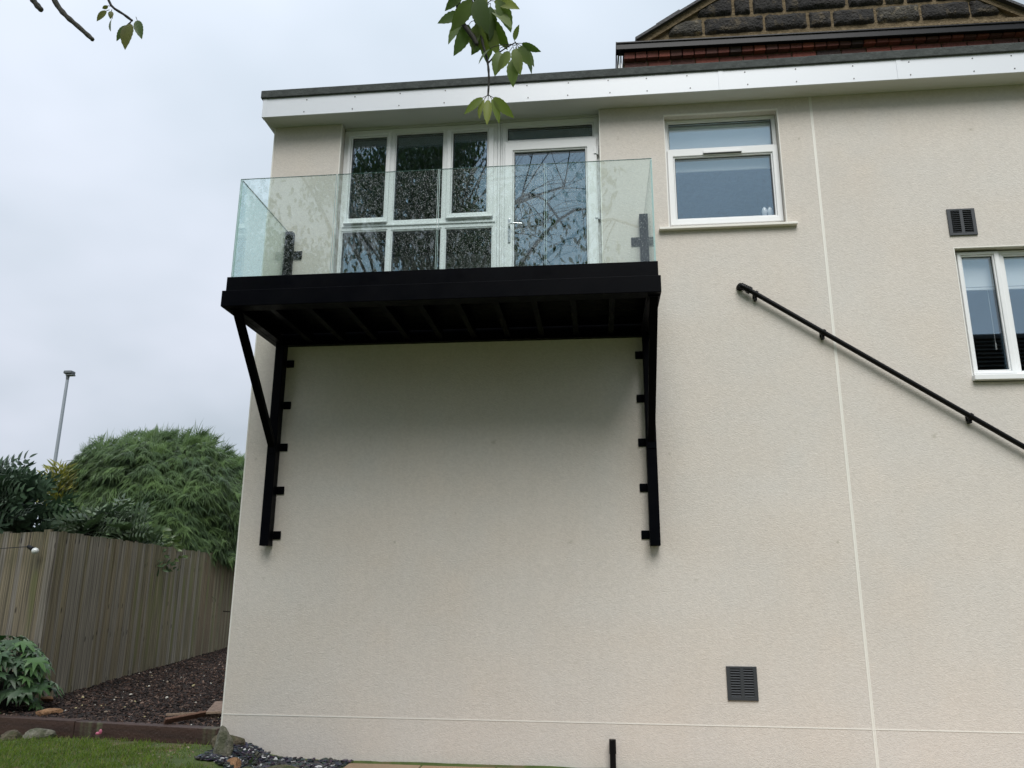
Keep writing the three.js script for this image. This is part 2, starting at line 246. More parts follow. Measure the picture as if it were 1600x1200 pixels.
// ------------------------------------------------------------------ slate chippings and paving by the wall
{
  const chip = new THREE.BufferGeometry(); { const s = new THREE.CylinderGeometry(0.5, 0.42, 1, 5, 1); const p = s.attributes.position; for (let i = 0; i < p.count; i++) p.setX(i, p.getX(i) * 1.5 + 0.12 * p.getZ(i)); chip.copy(toCreasedNormals(s, 0.4)); }
  const q = rng(31), ms = [], cs = [];
  for (let k = 0; k < 2600; k++) { const x = -3.08 + 1.08 * q(), z = 0.015 + 0.62 * q(), s = 0.022 + 0.035 * q() * q(), e = sst(-2.2, -2.0, x); if (q() < e) continue; const w = q(), steep = q() < 0.25; ms.push(mtx(x, groundY(x, z) + 0.004 + 0.028 * q() * (z < 0.35 ? 1 : 0.5), z, (q() - 0.5) * (steep ? 2.2 : 0.7), q() * 6.28, (q() - 0.5) * 0.7, s, 0.005 + 0.006 * q(), s)); cs.push(w < 0.93 ? C(0.028 + 0.03 * q(), 0.029 + 0.03 * q(), 0.036 + 0.034 * q()) : C(0.5, 0.5, 0.5)); }
  tag(swarm('slate_chippings', chip, std(C(1, 1, 1), 0.55), ms, null, cs), 'dark blue grey slate chippings along the foot of the wall', 'slate chippings');
  const patio = new THREE.Group(); patio.name = 'patio'; patio.userData.kind = 'structure'; patio.userData.label = 'sandstone slab path along the foot of the wall'; patio.position.y = Y0; scene.add(patio); baseOf.set(patio, V());
  part('mortar_bed', box(-2.06, 6.4, -1.46, -1.400, 0.06, 1.3), M.mortar, patio);
  const sm = [[1, 1, 1], [0.92, 0.95, 1], [1.06, 0.98, 0.9]].map((c) => std(c, 0.85, { map: slabTex, bumpMap: grain, bumpScale: 0.006 }));
  for (let j = 0; j < 2; j++) for (let i = 0; i < 14; i++) { const x = -2.04 + i * 0.6, z = 0.075 + j * 0.6; part('paving_slab', box(x, x + 0.588, -1.43, -1.383 + 0.004 * R(), z, z + 0.588, 0.008), sm[(i * 2 + j) % 3], patio); }
}

// ------------------------------------------------------------------ the rendered house
const house = thing('rendered_house', 'cream rendered flat roofed house extension with white windows and white fascia', 'house', [0, -1.6, -3]);
const REC = [-2.483, 0.087], WIN1 = [0.706, 1.760, 3.212, 4.396], WIN2 = [3.163, 4.66, 1.690, 2.912];
part('wall', [
  slab([[-3.183, -1.6], [7.6, -1.6], [7.6, 4.504], [REC[1], 4.504], [REC[1], 2.20], [REC[0], 2.20], [REC[0], 4.504], [-3.183, 4.504]], [rect(...WIN1), rect(...WIN2)], -0.30, 0),
  box(-3.183, -2.90, -1.6, 4.504, -7, -0.301), box(7.3, 7.6, -1.6, 4.504, -7, -0.301), box(-2.899, 7.299, -1.6, 4.504, -7, -6.7)], M.render, house);
part('corner_bead', [box(-3.187, -3.174, -1.27, 4.503, -0.02, 0.0025)], M.bead, house);
part('movement_joint', [box(2.060, 2.068, -1.6, 4.503, -0.01, 0.003), box(2.076, 2.084, -1.6, 4.503, -0.01, 0.003), box(2.068, 2.076, -1.6, 4.503, -0.01, 0.0008)], M.bead, house);
part('plinth_bead', box(-3.172, 7.6, -1.0515, -1.0445, -0.01, 0.0028), M.bead, house);
for (const g of [box(REC[0] - 0.008, REC[0] + 0.0025, 2.31, 4.503, -0.02, 0.0026), box(REC[1] - 0.0025, REC[1] + 0.008, 2.31, 4.503, -0.02, 0.0026),
  box(WIN1[0] - 0.006, WIN1[0] + 0.002, WIN1[2] + 0.005, WIN1[3] + 0.006, -0.02, 0.0025), box(WIN1[1] - 0.002, WIN1[1] + 0.006, WIN1[2] + 0.005, WIN1[3] + 0.006, -0.02, 0.0025), box(WIN1[0] + 0.002, WIN1[1] - 0.002, WIN1[3] - 0.002, WIN1[3] + 0.006, -0.02, 0.0025),
  box(WIN2[0] - 0.006, WIN2[0] + 0.002, WIN2[2] + 0.06, WIN2[3] + 0.006, -0.02, 0.0025), box(WIN2[0] + 0.002, WIN2[1], WIN2[3] - 0.002, WIN2[3] + 0.006, -0.02, 0.0025)]) part('reveal_bead', g, M.bead, house);
part('interior', [box(0.32, 0.42, 2.161, 4.60, -6.69, -0.302), box(2.60, 2.70, -1.5, 4.60, -6.69, -0.302), box(-2.898, 7.298, 2.165, 4.6, -3.6, -3.5)], M.inside, house);
part('floor_slab', [box(-2.899, 2.599, 2.02, 2.16, -6.699, -0.301), box(2.701, 7.299, 0.55, 0.68, -6.699, -0.301)], M.insideFloor, house);
// eaves
part('soffit', [box(-3.222, 2.195, 4.506, 4.516, -0.175, 0.188), box(2.2, 7.6, 4.506, 4.516, -0.175, 0.188), box(-3.222, -3.184, 4.506, 4.516, -7, -0.176)], M.soffit, house);
for (const g of [box(-2.47, 0.08, 4.484, 4.5055, -0.165, -0.092), box(2.16, 2.235, 4.5035, 4.5058, 0.001, 0.188)]) part('soffit_trim', g, M.soffit, house);
const fascia = group('fascia', house); let fx = -3.233;
for (const x1 of [1.226, 2.822, 5.2, 7.6]) { part('fascia_board', box(fx, x1 - 0.0015, 4.500, 4.715, 0.19, 0.203, 0.002), M.fascia, fascia); fx = x1 + 0.0015; }
part('fascia_board', box(-3.236, -3.223, 4.500, 4.715, -7, 0.189, 0.002), M.fascia, fascia);
for (const x of [1.226, 2.822, 5.2]) part('joint_cover', box(x - 0.022, x + 0.022, 4.499, 4.713, 0.2035, 0.2065, 0.001), M.fascia, fascia);
part('corner_cover', [box(-3.238, -3.200, 4.499, 4.713, 0.2035, 0.2065, 0.001), box(-3.240, -3.2365, 4.499, 4.713, 0.15, 0.206, 0.001)], M.fascia, fascia);
{ const s = new THREE.CylinderGeometry(0.0062, 0.0062, 0.004, 8).rotateX(Math.PI / 2); for (let x = -2.80, k = 0; x < 7; x += 0.33 + 0.22 * hash(k, 1, 5), k++) for (const y of [4.672, 4.538]) place('screw', s, M.screw, fascia, V(x + 0.03 * (hash(k, y * 100 | 0, 7) - 0.5), y + 0.008 * (hash(k, 4, 9) - 0.5), 0.2045)); }
const roof = part('roof', box(-3.25, 7.6, 4.62, 4.74, -7, 0.185), M.felt, house);
{ let x = -3.262; for (const x1 of [-2.55, -0.9, 0.78, 2.02, 3.3, 5.1, 7.62]) { part('roof_edge_trim', box(x, x1 + 0.012, 4.706, 4.792 + 0.004 * R(), 0.165, 0.222 + 0.003 * R(), 0.010), M.felt, roof); x = x1; } part('roof_edge_trim', box(-3.266, -3.21, 4.707, 4.794, -7, 0.164, 0.01), M.felt, roof); }

function pane(win, o, z, mat = M.pane) { part('pane', new THREE.PlaneGeometry(o[1] - o[0] + 0.01, o[3] - o[2] + 0.01).translate((o[0] + o[1]) / 2, (o[2] + o[3]) / 2, z), mat, win); part('inner_pane', new THREE.PlaneGeometry(o[1] - o[0] + 0.01, o[3] - o[2] + 0.01).translate((o[0] + o[1]) / 2, (o[2] + o[3]) / 2, z - 0.014), M.coated, win); part('gasket', frame(inset(o, -0.002), [inset(o, 0.005)], z + 0.002, z + 0.007, 0), M.gasket, win); }
// a casement sash: outer edge, glass edge, stepped glazing bead
function sash(win, o, gl, z, name = 'sash') { part(name, [frame(o, [inset(gl, -0.014)], z - 0.06, z, 0.006), frame(inset(gl, -0.013), [gl], z - 0.05, z - 0.010, 0.006)], M.upvc, win); pane(win, gl, z - 0.034); }
function fixed(win, gl, z) { part('glazing_bead', frame(inset(gl, -0.012), [gl], z - 0.04, z - 0.006, 0.005), M.upvc, win); pane(win, gl, z - 0.032); }
{ // balcony window, six lights
  const w = group('balcony_window', house), Z = -0.10;
  const up = [[-2.392, -2.039, 3.506, 4.394], [-1.942, -1.466, 3.475, 4.420], [-1.361, -1.018, 3.514, 4.392]], lo = [[-2.444, -2.006, 2.33, 3.366], [-1.942, -1.466, 2.33, 3.358], [-1.409, -0.966, 2.33, 3.354]];
  part('frame', [frame([-2.481, -0.915, 2.21, 4.482], [[-2.43, -2.000, 3.458, 4.430], inset(up[1], -0.012), [-1.410, -0.956, 3.468, 4.424], ...lo.map((q) => inset(q, -0.012))], Z - 0.07, Z, 0.004),
    bar(V(-2.45, 3.425, Z + 0.006), V(-0.93, 3.415, Z + 0.006), 0.022, 0.012, 0.004)], M.upvc, w);
  sash(w, [-2.438, -1.994, 3.450, 4.436], up[0], Z + 0.022); sash(w, [-1.416, -0.950, 3.462, 4.428], up[2], Z + 0.022);
  fixed(w, up[1], Z); lo.forEach((q) => fixed(w, q, Z));
  for (const g of [box(-2.43, -2.0, 3.440, 3.452, Z + 0.001, Z + 0.038, 0.004), box(-1.408, -0.955, 3.452, 3.464, Z + 0.001, Z + 0.038, 0.004)]) part('drip_bar', g, M.upvc, w);
  part('mullion', [box(-0.914, -0.888, 2.21, 4.482, Z - 0.06, Z + 0.004, 0.006), box(-0.887, -0.868, 2.21, 4.482, Z - 0.06, Z - 0.008, 0.004)], M.upvc, w);
}
{ // balcony door with a light over it
  const d = group('balcony_door', house), Z = -0.10;
  part('frame', [frame([-0.867, 0.085, 2.21, 4.482], [[-0.828, 0.031, 4.272, 4.432], [-0.832, 0.056, 2.24, 4.236]], Z - 0.07, Z, 0.004)], M.upvc, d);
  fixed(d, [-0.816, 0.019, 4.284, 4.420], Z);
  sash(d, [-0.838, 0.060, 2.235, 4.244], [-0.746, -0.052, 2.36, 4.138], Z + 0.024, 'door_leaf');
  part('handle', [box(-0.803, -0.778, 3.17, 3.42, Z + 0.024, Z + 0.034, 0.008), rod(V(-0.79, 3.345, Z + 0.03), V(-0.79, 3.345, Z + 0.075), 0.009), limb([V(-0.79, 3.345, Z + 0.075), V(-0.74, 3.347, Z + 0.08), V(-0.665, 3.342, Z + 0.076)], 0.009, 0.008), rod(V(-0.79, 3.24, Z + 0.03), V(-0.79, 3.24, Z + 0.045), 0.011)], M.chrome, d);
  for (const y of [4.10, 3.42, 2.78]) part('hinge', [rod(V(0.066, y - 0.045, Z + 0.03), V(0.066, y + 0.045, Z + 0.03), 0.011), box(0.03, 0.066, y - 0.032, y + 0.032, Z + 0.024, Z + 0.034, 0.003)], M.upvc, d);
}
{ // small square window, blind half down
  const w = group('kitchen_window', house), Z = -0.09;
  part('frame', frame([0.708, 1.758, 3.218, 4.394], [[0.742, 1.732, 4.076, 4.384 - 0.012], [0.75, 1.74, 3.30, 4.05]], Z - 0.07, Z, 0.004), M.upvc, w);
  fixed(w, [0.754, 1.722, 4.084, 4.362], Z);
  sash(w, [0.728, 1.756, 3.276, 4.058], [0.797, 1.690, 3.346, 3.976], Z + 0.02);
  part('trickle_vent', [box(1.062, 1.424, 4.004, 4.030, Z + 0.021, Z + 0.036, 0.004)], M.upvc, w); part('vent_slot', box(1.068, 1.418, 3.998, 4.0035, Z + 0.0205, Z + 0.034), M.gasket, w);
  part('blind', [box(0.72, 1.75, 3.885, 4.345, -0.180, -0.177), rod(V(0.72, 4.36, -0.19), V(1.75, 4.36, -0.19), 0.018), box(0.72, 1.75, 3.88, 3.905, -0.188, -0.1805, 0.003)], M.blind, w);
  part('window_sill', [box(0.612, 1.846, 3.188, 3.211, -0.02, 0.048, 0.004)], M.bead, w);
}
{ // casement at the stairs
  const w = group('side_window', house), Z = -0.07;
  part('frame', frame([3.190, 4.64, 1.748, 2.900], [[3.215, 3.545, 1.79, 2.880], [3.59, 4.05, 1.79, 2.862], [4.12, 4.62, 1.79, 2.862]], Z - 0.07, Z, 0.004), M.upvc, w);
  sash(w, [3.202, 3.552, 1.772, 2.892], [3.244, 3.498, 1.812, 2.852], Z + 0.02);
  fixed(w, [3.602, 4.04, 1.802, 2.850], Z); fixed(w, [4.13, 4.61, 1.802, 2.850], Z);
  part('window_sill', box(3.158, 4.68, 1.700, 1.746, -0.069, 0.052, 0.006), M.upvc, w);
  part('blind', [box(3.20, 4.6, 2.60, 2.90, -0.160, -0.157), box(3.20, 4.6, 2.57, 2.595, -0.170, -0.156, 0.004)], M.blind, w);
  part('blind_cord', [rod(V(3.487, 2.05, -0.2), V(3.487, 2.6, -0.2), 0.002), rod(V(3.487, 2.03, -0.2), V(3.487, 2.09, -0.2), 0.006)], M.blind, w);
  part('inner_sill', box(3.17, 4.65, 1.70, 1.74, -0.45, -0.142), M.upvc, w);
}
part('inner_sill', box(0.71, 1.755, 3.215, 3.245, -0.42, -0.165), M.upvc, house);
// vent grilles
function grille(x0, x1, y0, y1, label) {
  const v = group('air_vent', house); v.userData.label = label;
  const W = x1 - x0, o = [x0, x1, y0, y1], h1 = [x0 + 0.03, x0 + W / 2 - 0.014, y0 + 0.024, y1 - 0.018], h2 = [x0 + W / 2 + 0.014, x1 - 0.03, y0 + 0.024, y1 - 0.018];
  part('frame', frame(o, [h1, h2], 0.001, 0.014, 0.002), M.grille, v); part('back', box(x0 + 0.005, x1 - 0.005, y0 + 0.005, y1 - 0.005, 0.0008, 0.003), M.grilleDark, v);
  const n = 11, g = new THREE.BoxGeometry(h1[1] - h1[0], 0.002, 0.014).rotateX(0.75); for (const h of [h1, h2]) for (let k = 0; k < n; k++) place('slat', g, M.grille, v, V((h[0] + h[1]) / 2, lerp(h[2], h[3], (k + 0.5) / n), 0.009));
}
grille(3.142, 3.376, 3.028, 3.282, 'dark grey louvred air vent above the right hand window'); grille(0.984, 1.221, -0.858, -0.603, 'dark grey louvred air vent low on the wall');

// ornaments on the inner sill of the small window
{ const g = new THREE.LatheGeometry([[0, 0], [0.020, 0], [0.022, 0.01], [0.020, 0.06], [0.010, 0.075], [0.010, 0.085], [0.022, 0.095], [0.026, 0.115], [0.020, 0.132], [0.007, 0.142], [0, 0.143]].map(([a, b]) => new THREE.Vector2(a, b)), 16);
  for (const [x, n] of [[1.615, 'left'], [1.665, 'right']]) solo('glass_ornament', g.clone().scale(1.0, 1.65, 1.0).translate(x, 3.246, -0.19), phy([0.88, 0.89, 0.9], 0.12, { clearcoat: 1 }), `${n} one of two small pale round topped ornaments behind the square window`, 'ornament', 'ornaments on the window sill'); }

// ------------------------------------------------------------------ the balcony
const bal = thing('glass_balcony', 'black steel balcony with frameless glass balustrade on two wall posts', 'balcony', [-1.23, 0.33, 0]);
{
  const part_ = (n, g, m = M.black) => part(n, g, m, bal), XL = -2.985, XR = 0.510;
  part_('edge_beam', box(XL, XR, 2.170, 2.305, 1.055, 1.120, 0.004));
  for (const [a, b] of [[XL, XL + 0.06], [XR - 0.06, XR]]) part_('edge_beam', box(a, b, 2.170, 2.305, 0.012, 1.054, 0.004));
  part_('upstand', [box(-2.962, 0.494, 2.3055, 2.428, 1.048, 1.102, 0.003), box(-2.962, -2.912, 2.3055, 2.428, 0.03, 1.047, 0.003), box(0.444, 0.494, 2.3055, 2.428, 0.03, 1.047, 0.003)]);
  part_('wall_ledger', [box(-2.924, 0.449, 2.165, 2.296, 0.004, 0.016), box(-2.924, 0.449, 2.165, 2.177, 0.0165, 0.062)]);
  part_('inner_angle', [box(-2.924, 0.449, 2.172, 2.180, 0.99, 1.054), box(-2.924, -2.87, 2.172, 2.180, 0.07, 0.989), box(0.40, 0.449, 2.172, 2.180, 0.07, 0.989)]);
  const bolt = new THREE.CylinderGeometry(0.009, 0.009, 0.008, 6);
  for (let k = 0; k < 10; k++) { const x = lerp(-2.924, 0.449, (k + 1) / 11); part_('joist', [box(x - 0.004, x + 0.004, 2.190, 2.283, 0.02, 1.05), box(x - 0.024, x + 0.024, 2.185, 2.1925, 0.02, 1.05)]); place('bolt', bolt, M.bolt, bal, V(x + 0.035, 2.170, 0.045)); }
  for (let k = 0; k < 8; k++) { const z = 0.034 + k * 0.1268; part_('deck_board', box(-2.92, 0.445, 2.284, 2.308, z, z + 0.1240, 0.003)); }
  for (const [s, x0, x1] of [[-1, -2.937, -2.855], [1, 0.417, 0.503]]) {
    part_('wall_post', box(x0, x1, 0.335, 2.1695, 0.014, 0.112, 0.006));
    const xc = (x0 + x1) / 2; part_('brace', [bar(V(xc, 1.215, 0.10), V(xc, 2.185, 1.02), 0.062, 0.052, 0.005)]); part_('brace_plate', [box(x0 + 0.006, x1 - 0.006, 1.145, 1.30, 0.1125, 0.120, 0.002), box(x0, x1, 2.160, 2.1695, 0.90, 1.05, 0.002)]);
    for (const y of [2.0, 1.604, 1.214, 0.824, 0.430]) {
      const xa = s < 0 ? x1 - 0.004 : x0 - 0.064, xb = s < 0 ? x1 + 0.066 : x0 + 0.004, t = part_('fixing_tab', box(xa, xb, y - 0.036, y + 0.036, 0.001, 0.013, 0.0055));
      part('bolt', [rod(V((xa + xb) / 2 + s * -0.006, y, 0.012), V((xa + xb) / 2 + s * -0.006, y, 0.022), 0.011, 0.011, 6), rod(V((xa + xb) / 2 + s * -0.006, y, 0.012), V((xa + xb) / 2 + s * -0.006, y, 0.015), 0.017)], M.black, t);
    }
    const c = s < 0 ? [-2.955, -2.880] : [0.432, 0.508], cl = part_('glass_clamp', [box(c[0], c[1], 2.43, s < 0 ? 3.32 : 3.342, 0.004, 0.07, 0.005)]);
    const ta = s < 0 ? c[1] : c[0] - 0.078, tb = s < 0 ? c[1] + 0.085 : c[0]; part('fixing_tab', [box(ta, tb, 3.052, 3.135, 0.002, 0.014, 0.006), rod(V((ta + tb) / 2, 3.093, 0.013), V((ta + tb) / 2, 3.093, 0.024), 0.011, 0.011, 6)], M.black, cl);
  }
  // glass: two faces 12 mm apart, polished green edges
  const G0 = 2.35, G1 = 3.320, xs = [-2.940, -2.102, -1.241, -0.368, 0.483];
  for (let k = 0; k < 4; k++) {
    const a = xs[k] + (k ? 0.005 : 0), b = xs[k + 1] - (k < 3 ? 0.005 : 0), p = group('glass_panel', bal), pl = (z) => new THREE.PlaneGeometry(b - a, G1 - G0).translate((a + b) / 2, (G0 + G1) / 2, z);
    part('outer_face', pl(1.082), k < 3 ? M.glass : M.glassB, p); part('inner_face', pl(1.070).rotateY(0), M.glassIn, p);
    part('glass_edge', [box(a, a + 0.0025, G0, G1, 1.0705, 1.0815), box(b - 0.0025, b, G0, G1, 1.0705, 1.0815)], M.glassEdge, p); part('top_edge', box(a + 0.0025, b - 0.0025, G1 - 0.002, G1, 1.0705, 1.0815), M.glassTop, p);
  }
  for (const [x, s, m] of [[-2.928, -1, M.glass], [0.471, 1, M.glassB]]) {
    const p = group('glass_panel', bal), pl = (xx) => new THREE.PlaneGeometry(1.0, G1 - G0).rotateY(Math.PI / 2).translate(xx, (G0 + G1) / 2, 0.562);
    part('outer_face', pl(x + s * 0.012), m, p); part('inner_face', pl(x), M.glassIn, p);
    const x0 = Math.min(x, x + s * 0.012) + 0.0005, x1 = x0 + 0.011; part('glass_edge', [box(x0, x1, G0, G1, 1.060, 1.062)], M.glassEdge, p); part('top_edge', box(x0, x1, G1 - 0.002, G1, 0.0625, 1.0595), M.glassTop, p);
  }
}
// ------------------------------------------------------------------ pipes
{
  const t = thing('waste_pipe', 'long black waste pipe sloping down the wall from an elbow', 'pipe', [1.31, 2.6, 0]);
  const a = V(1.335, 2.588, 0.055), b = V(4.6, 0.337, 0.055), d = b.clone().sub(a).normalize();
  part('pipe', rod(a, b, 0.0215, 0.0215, 18), M.pipe, t);
  part('elbow', [limb([V(1.302, 2.606, -0.02), V(1.302, 2.606, 0.03), V(1.309, 2.603, 0.052), a.clone(), a.clone().addScaledVector(d, 0.035)], 0.029, 0.029, 14, 5), rod(a.clone().addScaledVector(d, 0.03), a.clone().addScaledVector(d, 0.062), 0.033, 0.033, 16)], M.pipe, t);
  for (const s of [0.11, 0.77, 2.115, 3.4]) { const p = a.clone().addScaledVector(d, s); part('pipe_clip', [rod(p.clone().addScaledVector(d, -0.012), p.clone().addScaledVector(d, 0.012), 0.0285, 0.0285, 16), box(p.x - 0.011, p.x + 0.011, p.y - 0.055, p.y - 0.02, 0.001, 0.05, 0.003), box(p.x - 0.018, p.x + 0.018, p.y - 0.03, p.y + 0.03, 0.001, 0.008)], M.pipe, t); }
  const s = thing('pipe_stub', 'short black upright pipe stub at the foot of the wall', 'pipe', [0.07, -1.42, 0.06]);
  part('pipe', rod(V(0.07, -1.42, 0.06), V(0.07, -1.17, 0.06), 0.024, 0.024, 18), M.pipe, s); part('collar', [rod(V(0.07, -1.26, 0.06), V(0.07, -1.157, 0.06), 0.028, 0.027, 18)], M.pipe, s);
}
// ------------------------------------------------------------------ old stone gable behind the flat roof
{
  const t = thing('stone_gable_house', 'old blackened stone gable over a red brick course and black gutter', 'house', [2.3, 4.74, -2]);
  const A = [0.50, 5.235], B = [4.16, 5.235], P = [2.33, 6.36], cl = 0.60;
  const slope = (x) => (x < P[0] ? lerp(A[1], P[1], (x - A[0]) / (P[0] - A[0])) : lerp(B[1], P[1], (B[0] - x) / (B[0] - P[0])));
  part('wall', [slab([[0.34, 4.742], [4.30, 4.742], [4.30, 5.16], [0.34, 5.16]], [], -4, 0.026)], M.mortar, t);
  const gw = part('gable_wall', slab([[A[0] + 0.03, 5.165], [B[0] - 0.03, 5.165], [B[0] - 0.03, 5.225], P, [A[0] + 0.03, 5.225]], [], -4, -0.055), M.mortar, t);
  // rock faced blocks, each its own face; cut to the slope
  const block = (x0, x1, y0, y1, k) => {
    const g = new THREE.PlaneGeometry(1, 1, 12, 5), p = g.attributes.position, s = x1 < P[0] ? (P[1] - A[1]) / (P[0] - A[0]) : -(P[1] - B[1]) / (B[0] - P[0]);
    for (let i = 0; i < p.count; i++) {
      const sq = (t) => (t < 0.001 || t > 0.999 ? t : 0.5 + 0.5 * Math.sign(t - 0.5) * Math.abs(2 * t - 1) ** 0.55), u = sq(p.getX(i) + 0.5), v = sq(p.getY(i) + 0.5), e = Math.min(u, 1 - u, v * 0.6, (1 - v) * 0.6);
      let x = lerp(x0, x1, u) + 0.010 * PN.noise(k, v * 4, u * 2), y = lerp(y0, y1, v) + 0.008 * PN.noise(k + 9, u * 5, v * 2); const lim = slope(x) - 0.055; if (y > lim) y = Math.max(y0 + 0.01, lim);
      p.setXYZ(i, x, y, e < 0.02 ? -0.056 : -0.056 + 0.026 + 0.012 * Math.min(1, e * 6) + 0.020 * PN.noise(x * 17, y * 17, k) + 0.010 * PN.noise(x * 40, y * 40, k));
    }
    g.computeVertexNormals(); return g;
  };
  const row1 = [[0.807, 1.12], [1.158, 1.709], [1.745, 2.123], [2.165, 2.353], [2.39, 2.76], [2.797, 3.175], [3.212, 3.632], [3.66, 3.89]], row2 = [[1.10, 1.419], [1.462, 1.592], [1.641, 1.911], [1.953, 2.508], [2.55, 2.859], [2.894, 3.047], [3.094, 3.316], [3.363, 3.571]], row3 = [[1.42, 1.75], [1.79, 2.2], [2.24, 2.62], [2.66, 2.95], [2.99, 3.22]], row4 = [[1.75, 2.05], [2.09, 2.45], [2.49, 2.85]], row5 = [[2.08, 2.31], [2.34, 2.55]];
  [[row1, 5.310, 5.475], [row2, 5.515, 5.70], [row3, 5.735, 5.895], [row4, 5.93, 6.08], [row5, 6.11, 6.22]].forEach(([row, y0, y1], r) => row.forEach(([a, b], i) => part('stone', block(a - 0.008, b + 0.008, y0 - 0.006, y1 + 0.006, r * 10 + i), (r === 0 && (i === 5 || i === 0)) || (r === 1 && i === 5) ? M.stoneB : M.stone, gw)));
  const e0 = V(A[0] - 0.03, A[1] - 0.005, 0), e1 = V(P[0], P[1] + 0.022, 0), e2 = V(B[0] + 0.03, B[1] - 0.005, 0);
  part('roof', [[e0, e1], [e1, e2]].map(([a, b]) => bar(V(a.x, a.y + 0.03, -2.0), V(b.x, b.y + 0.03, -2.0), 0.026, 4.06, 0)), M.slate, t);
  const verge = group('verge', t); for (const [a, b] of [[e0, e1], [e2, e1]]) for (let k = 0; k < 9; k++) { const p = a.clone().lerp(b, k / 9), q = a.clone().lerp(b, (k + 1.12) / 9), o = 0.010 * (k % 2); part('slate', bar(V(p.x, p.y + 0.046 + o, -0.07), V(q.x, q.y + 0.05 + o, -0.07), 0.014, 0.15 + 0.03 * R(), 0), M.slate, verge); }
  part('verge_mortar', [[e0, e1], [e2, e1]].map(([a, b]) => bar(V(a.x, a.y - 0.012, -0.04), V(b.x, b.y - 0.012, -0.04), 0.075, 0.05, 0)), M.mortar, t);
  // brick: projecting header course, stretchers below
  const bk = group('brickwork', t), head = new RoundedBoxGeometry(0.1035, 0.072, 0.10, 1, 0.004), st = new RoundedBoxGeometry(0.216, 0.066, 0.10, 1, 0.004);
  const q = rng(12); for (let k = 0; k < 35; k++) place('brick', head, bricks[q() < 0.3 ? 1 : q() < 0.35 ? 2 : q() < 0.3 ? 3 : q() < 0.4 ? 4 : 0], bk, V(0.396 + k * 0.1125, 5.021 + 0.002 * q(), 0.034 + 0.006 * q()), [0, 0.03 * (q() - 0.5), 0.02 * (q() - 0.5)]);
  for (let r = 0; r < 3; r++) for (let k = 0; k < 17; k++) place('brick', st, bricks[q() < 0.45 ? 1 : q() < 0.5 ? 2 : q() < 0.3 ? 3 : 0], bk, V(0.46 + k * 0.227 + (r % 2) * 0.113, 4.940 - r * 0.077, -0.012 + 0.004 * q()));
  // gutter along the front and its return
  const prof = shapeOf([[0.035, 5.095], [0.125, 5.085], [0.130, 5.092], [0.130, 5.112], [0.122, 5.116], [0.122, 5.150], [0.134, 5.158], [0.134, 5.170], [0.126, 5.170], [0.112, 5.120], [0.05, 5.120], [0.045, 5.168], [0.035, 5.168]]);
  const fall = (g) => g.translate(-0.27, -5.17, 0).rotateZ(-0.0165).translate(0.27, 5.146, 0);
  const gl = new THREE.ExtrudeGeometry(prof, { depth: 3.82, bevelEnabled: false }); gl.applyMatrix4(new THREE.Matrix4().set(0, 0, -1, 4.092, 0, 1, 0, 0, 1, 0, 0, 0, 0, 0, 0, 1));
  part('gutter', [fall(gl), fall(box(0.266, 0.272, 5.083, 5.174, 0.033, 0.136, 0.002)), fall(box(4.092, 4.098, 5.083, 5.174, 0.033, 0.136, 0.002))], M.gutter, t);
  part('side_gutter', box(0.268, 0.278, 4.80, 5.16, -2.2, 0.03), M.gutter, t); part('flashing', box(0.30, 4.09, 5.161, 5.215, -0.10, 0.022), M.mortar, t);
  part('fascia_strip', [box(0.285, 0.300, 4.80, 5.10, -2.2, 0.02), box(0.310, 0.322, 4.78, 5.09, -2.2, 0.028)], M.upvc, t);
}
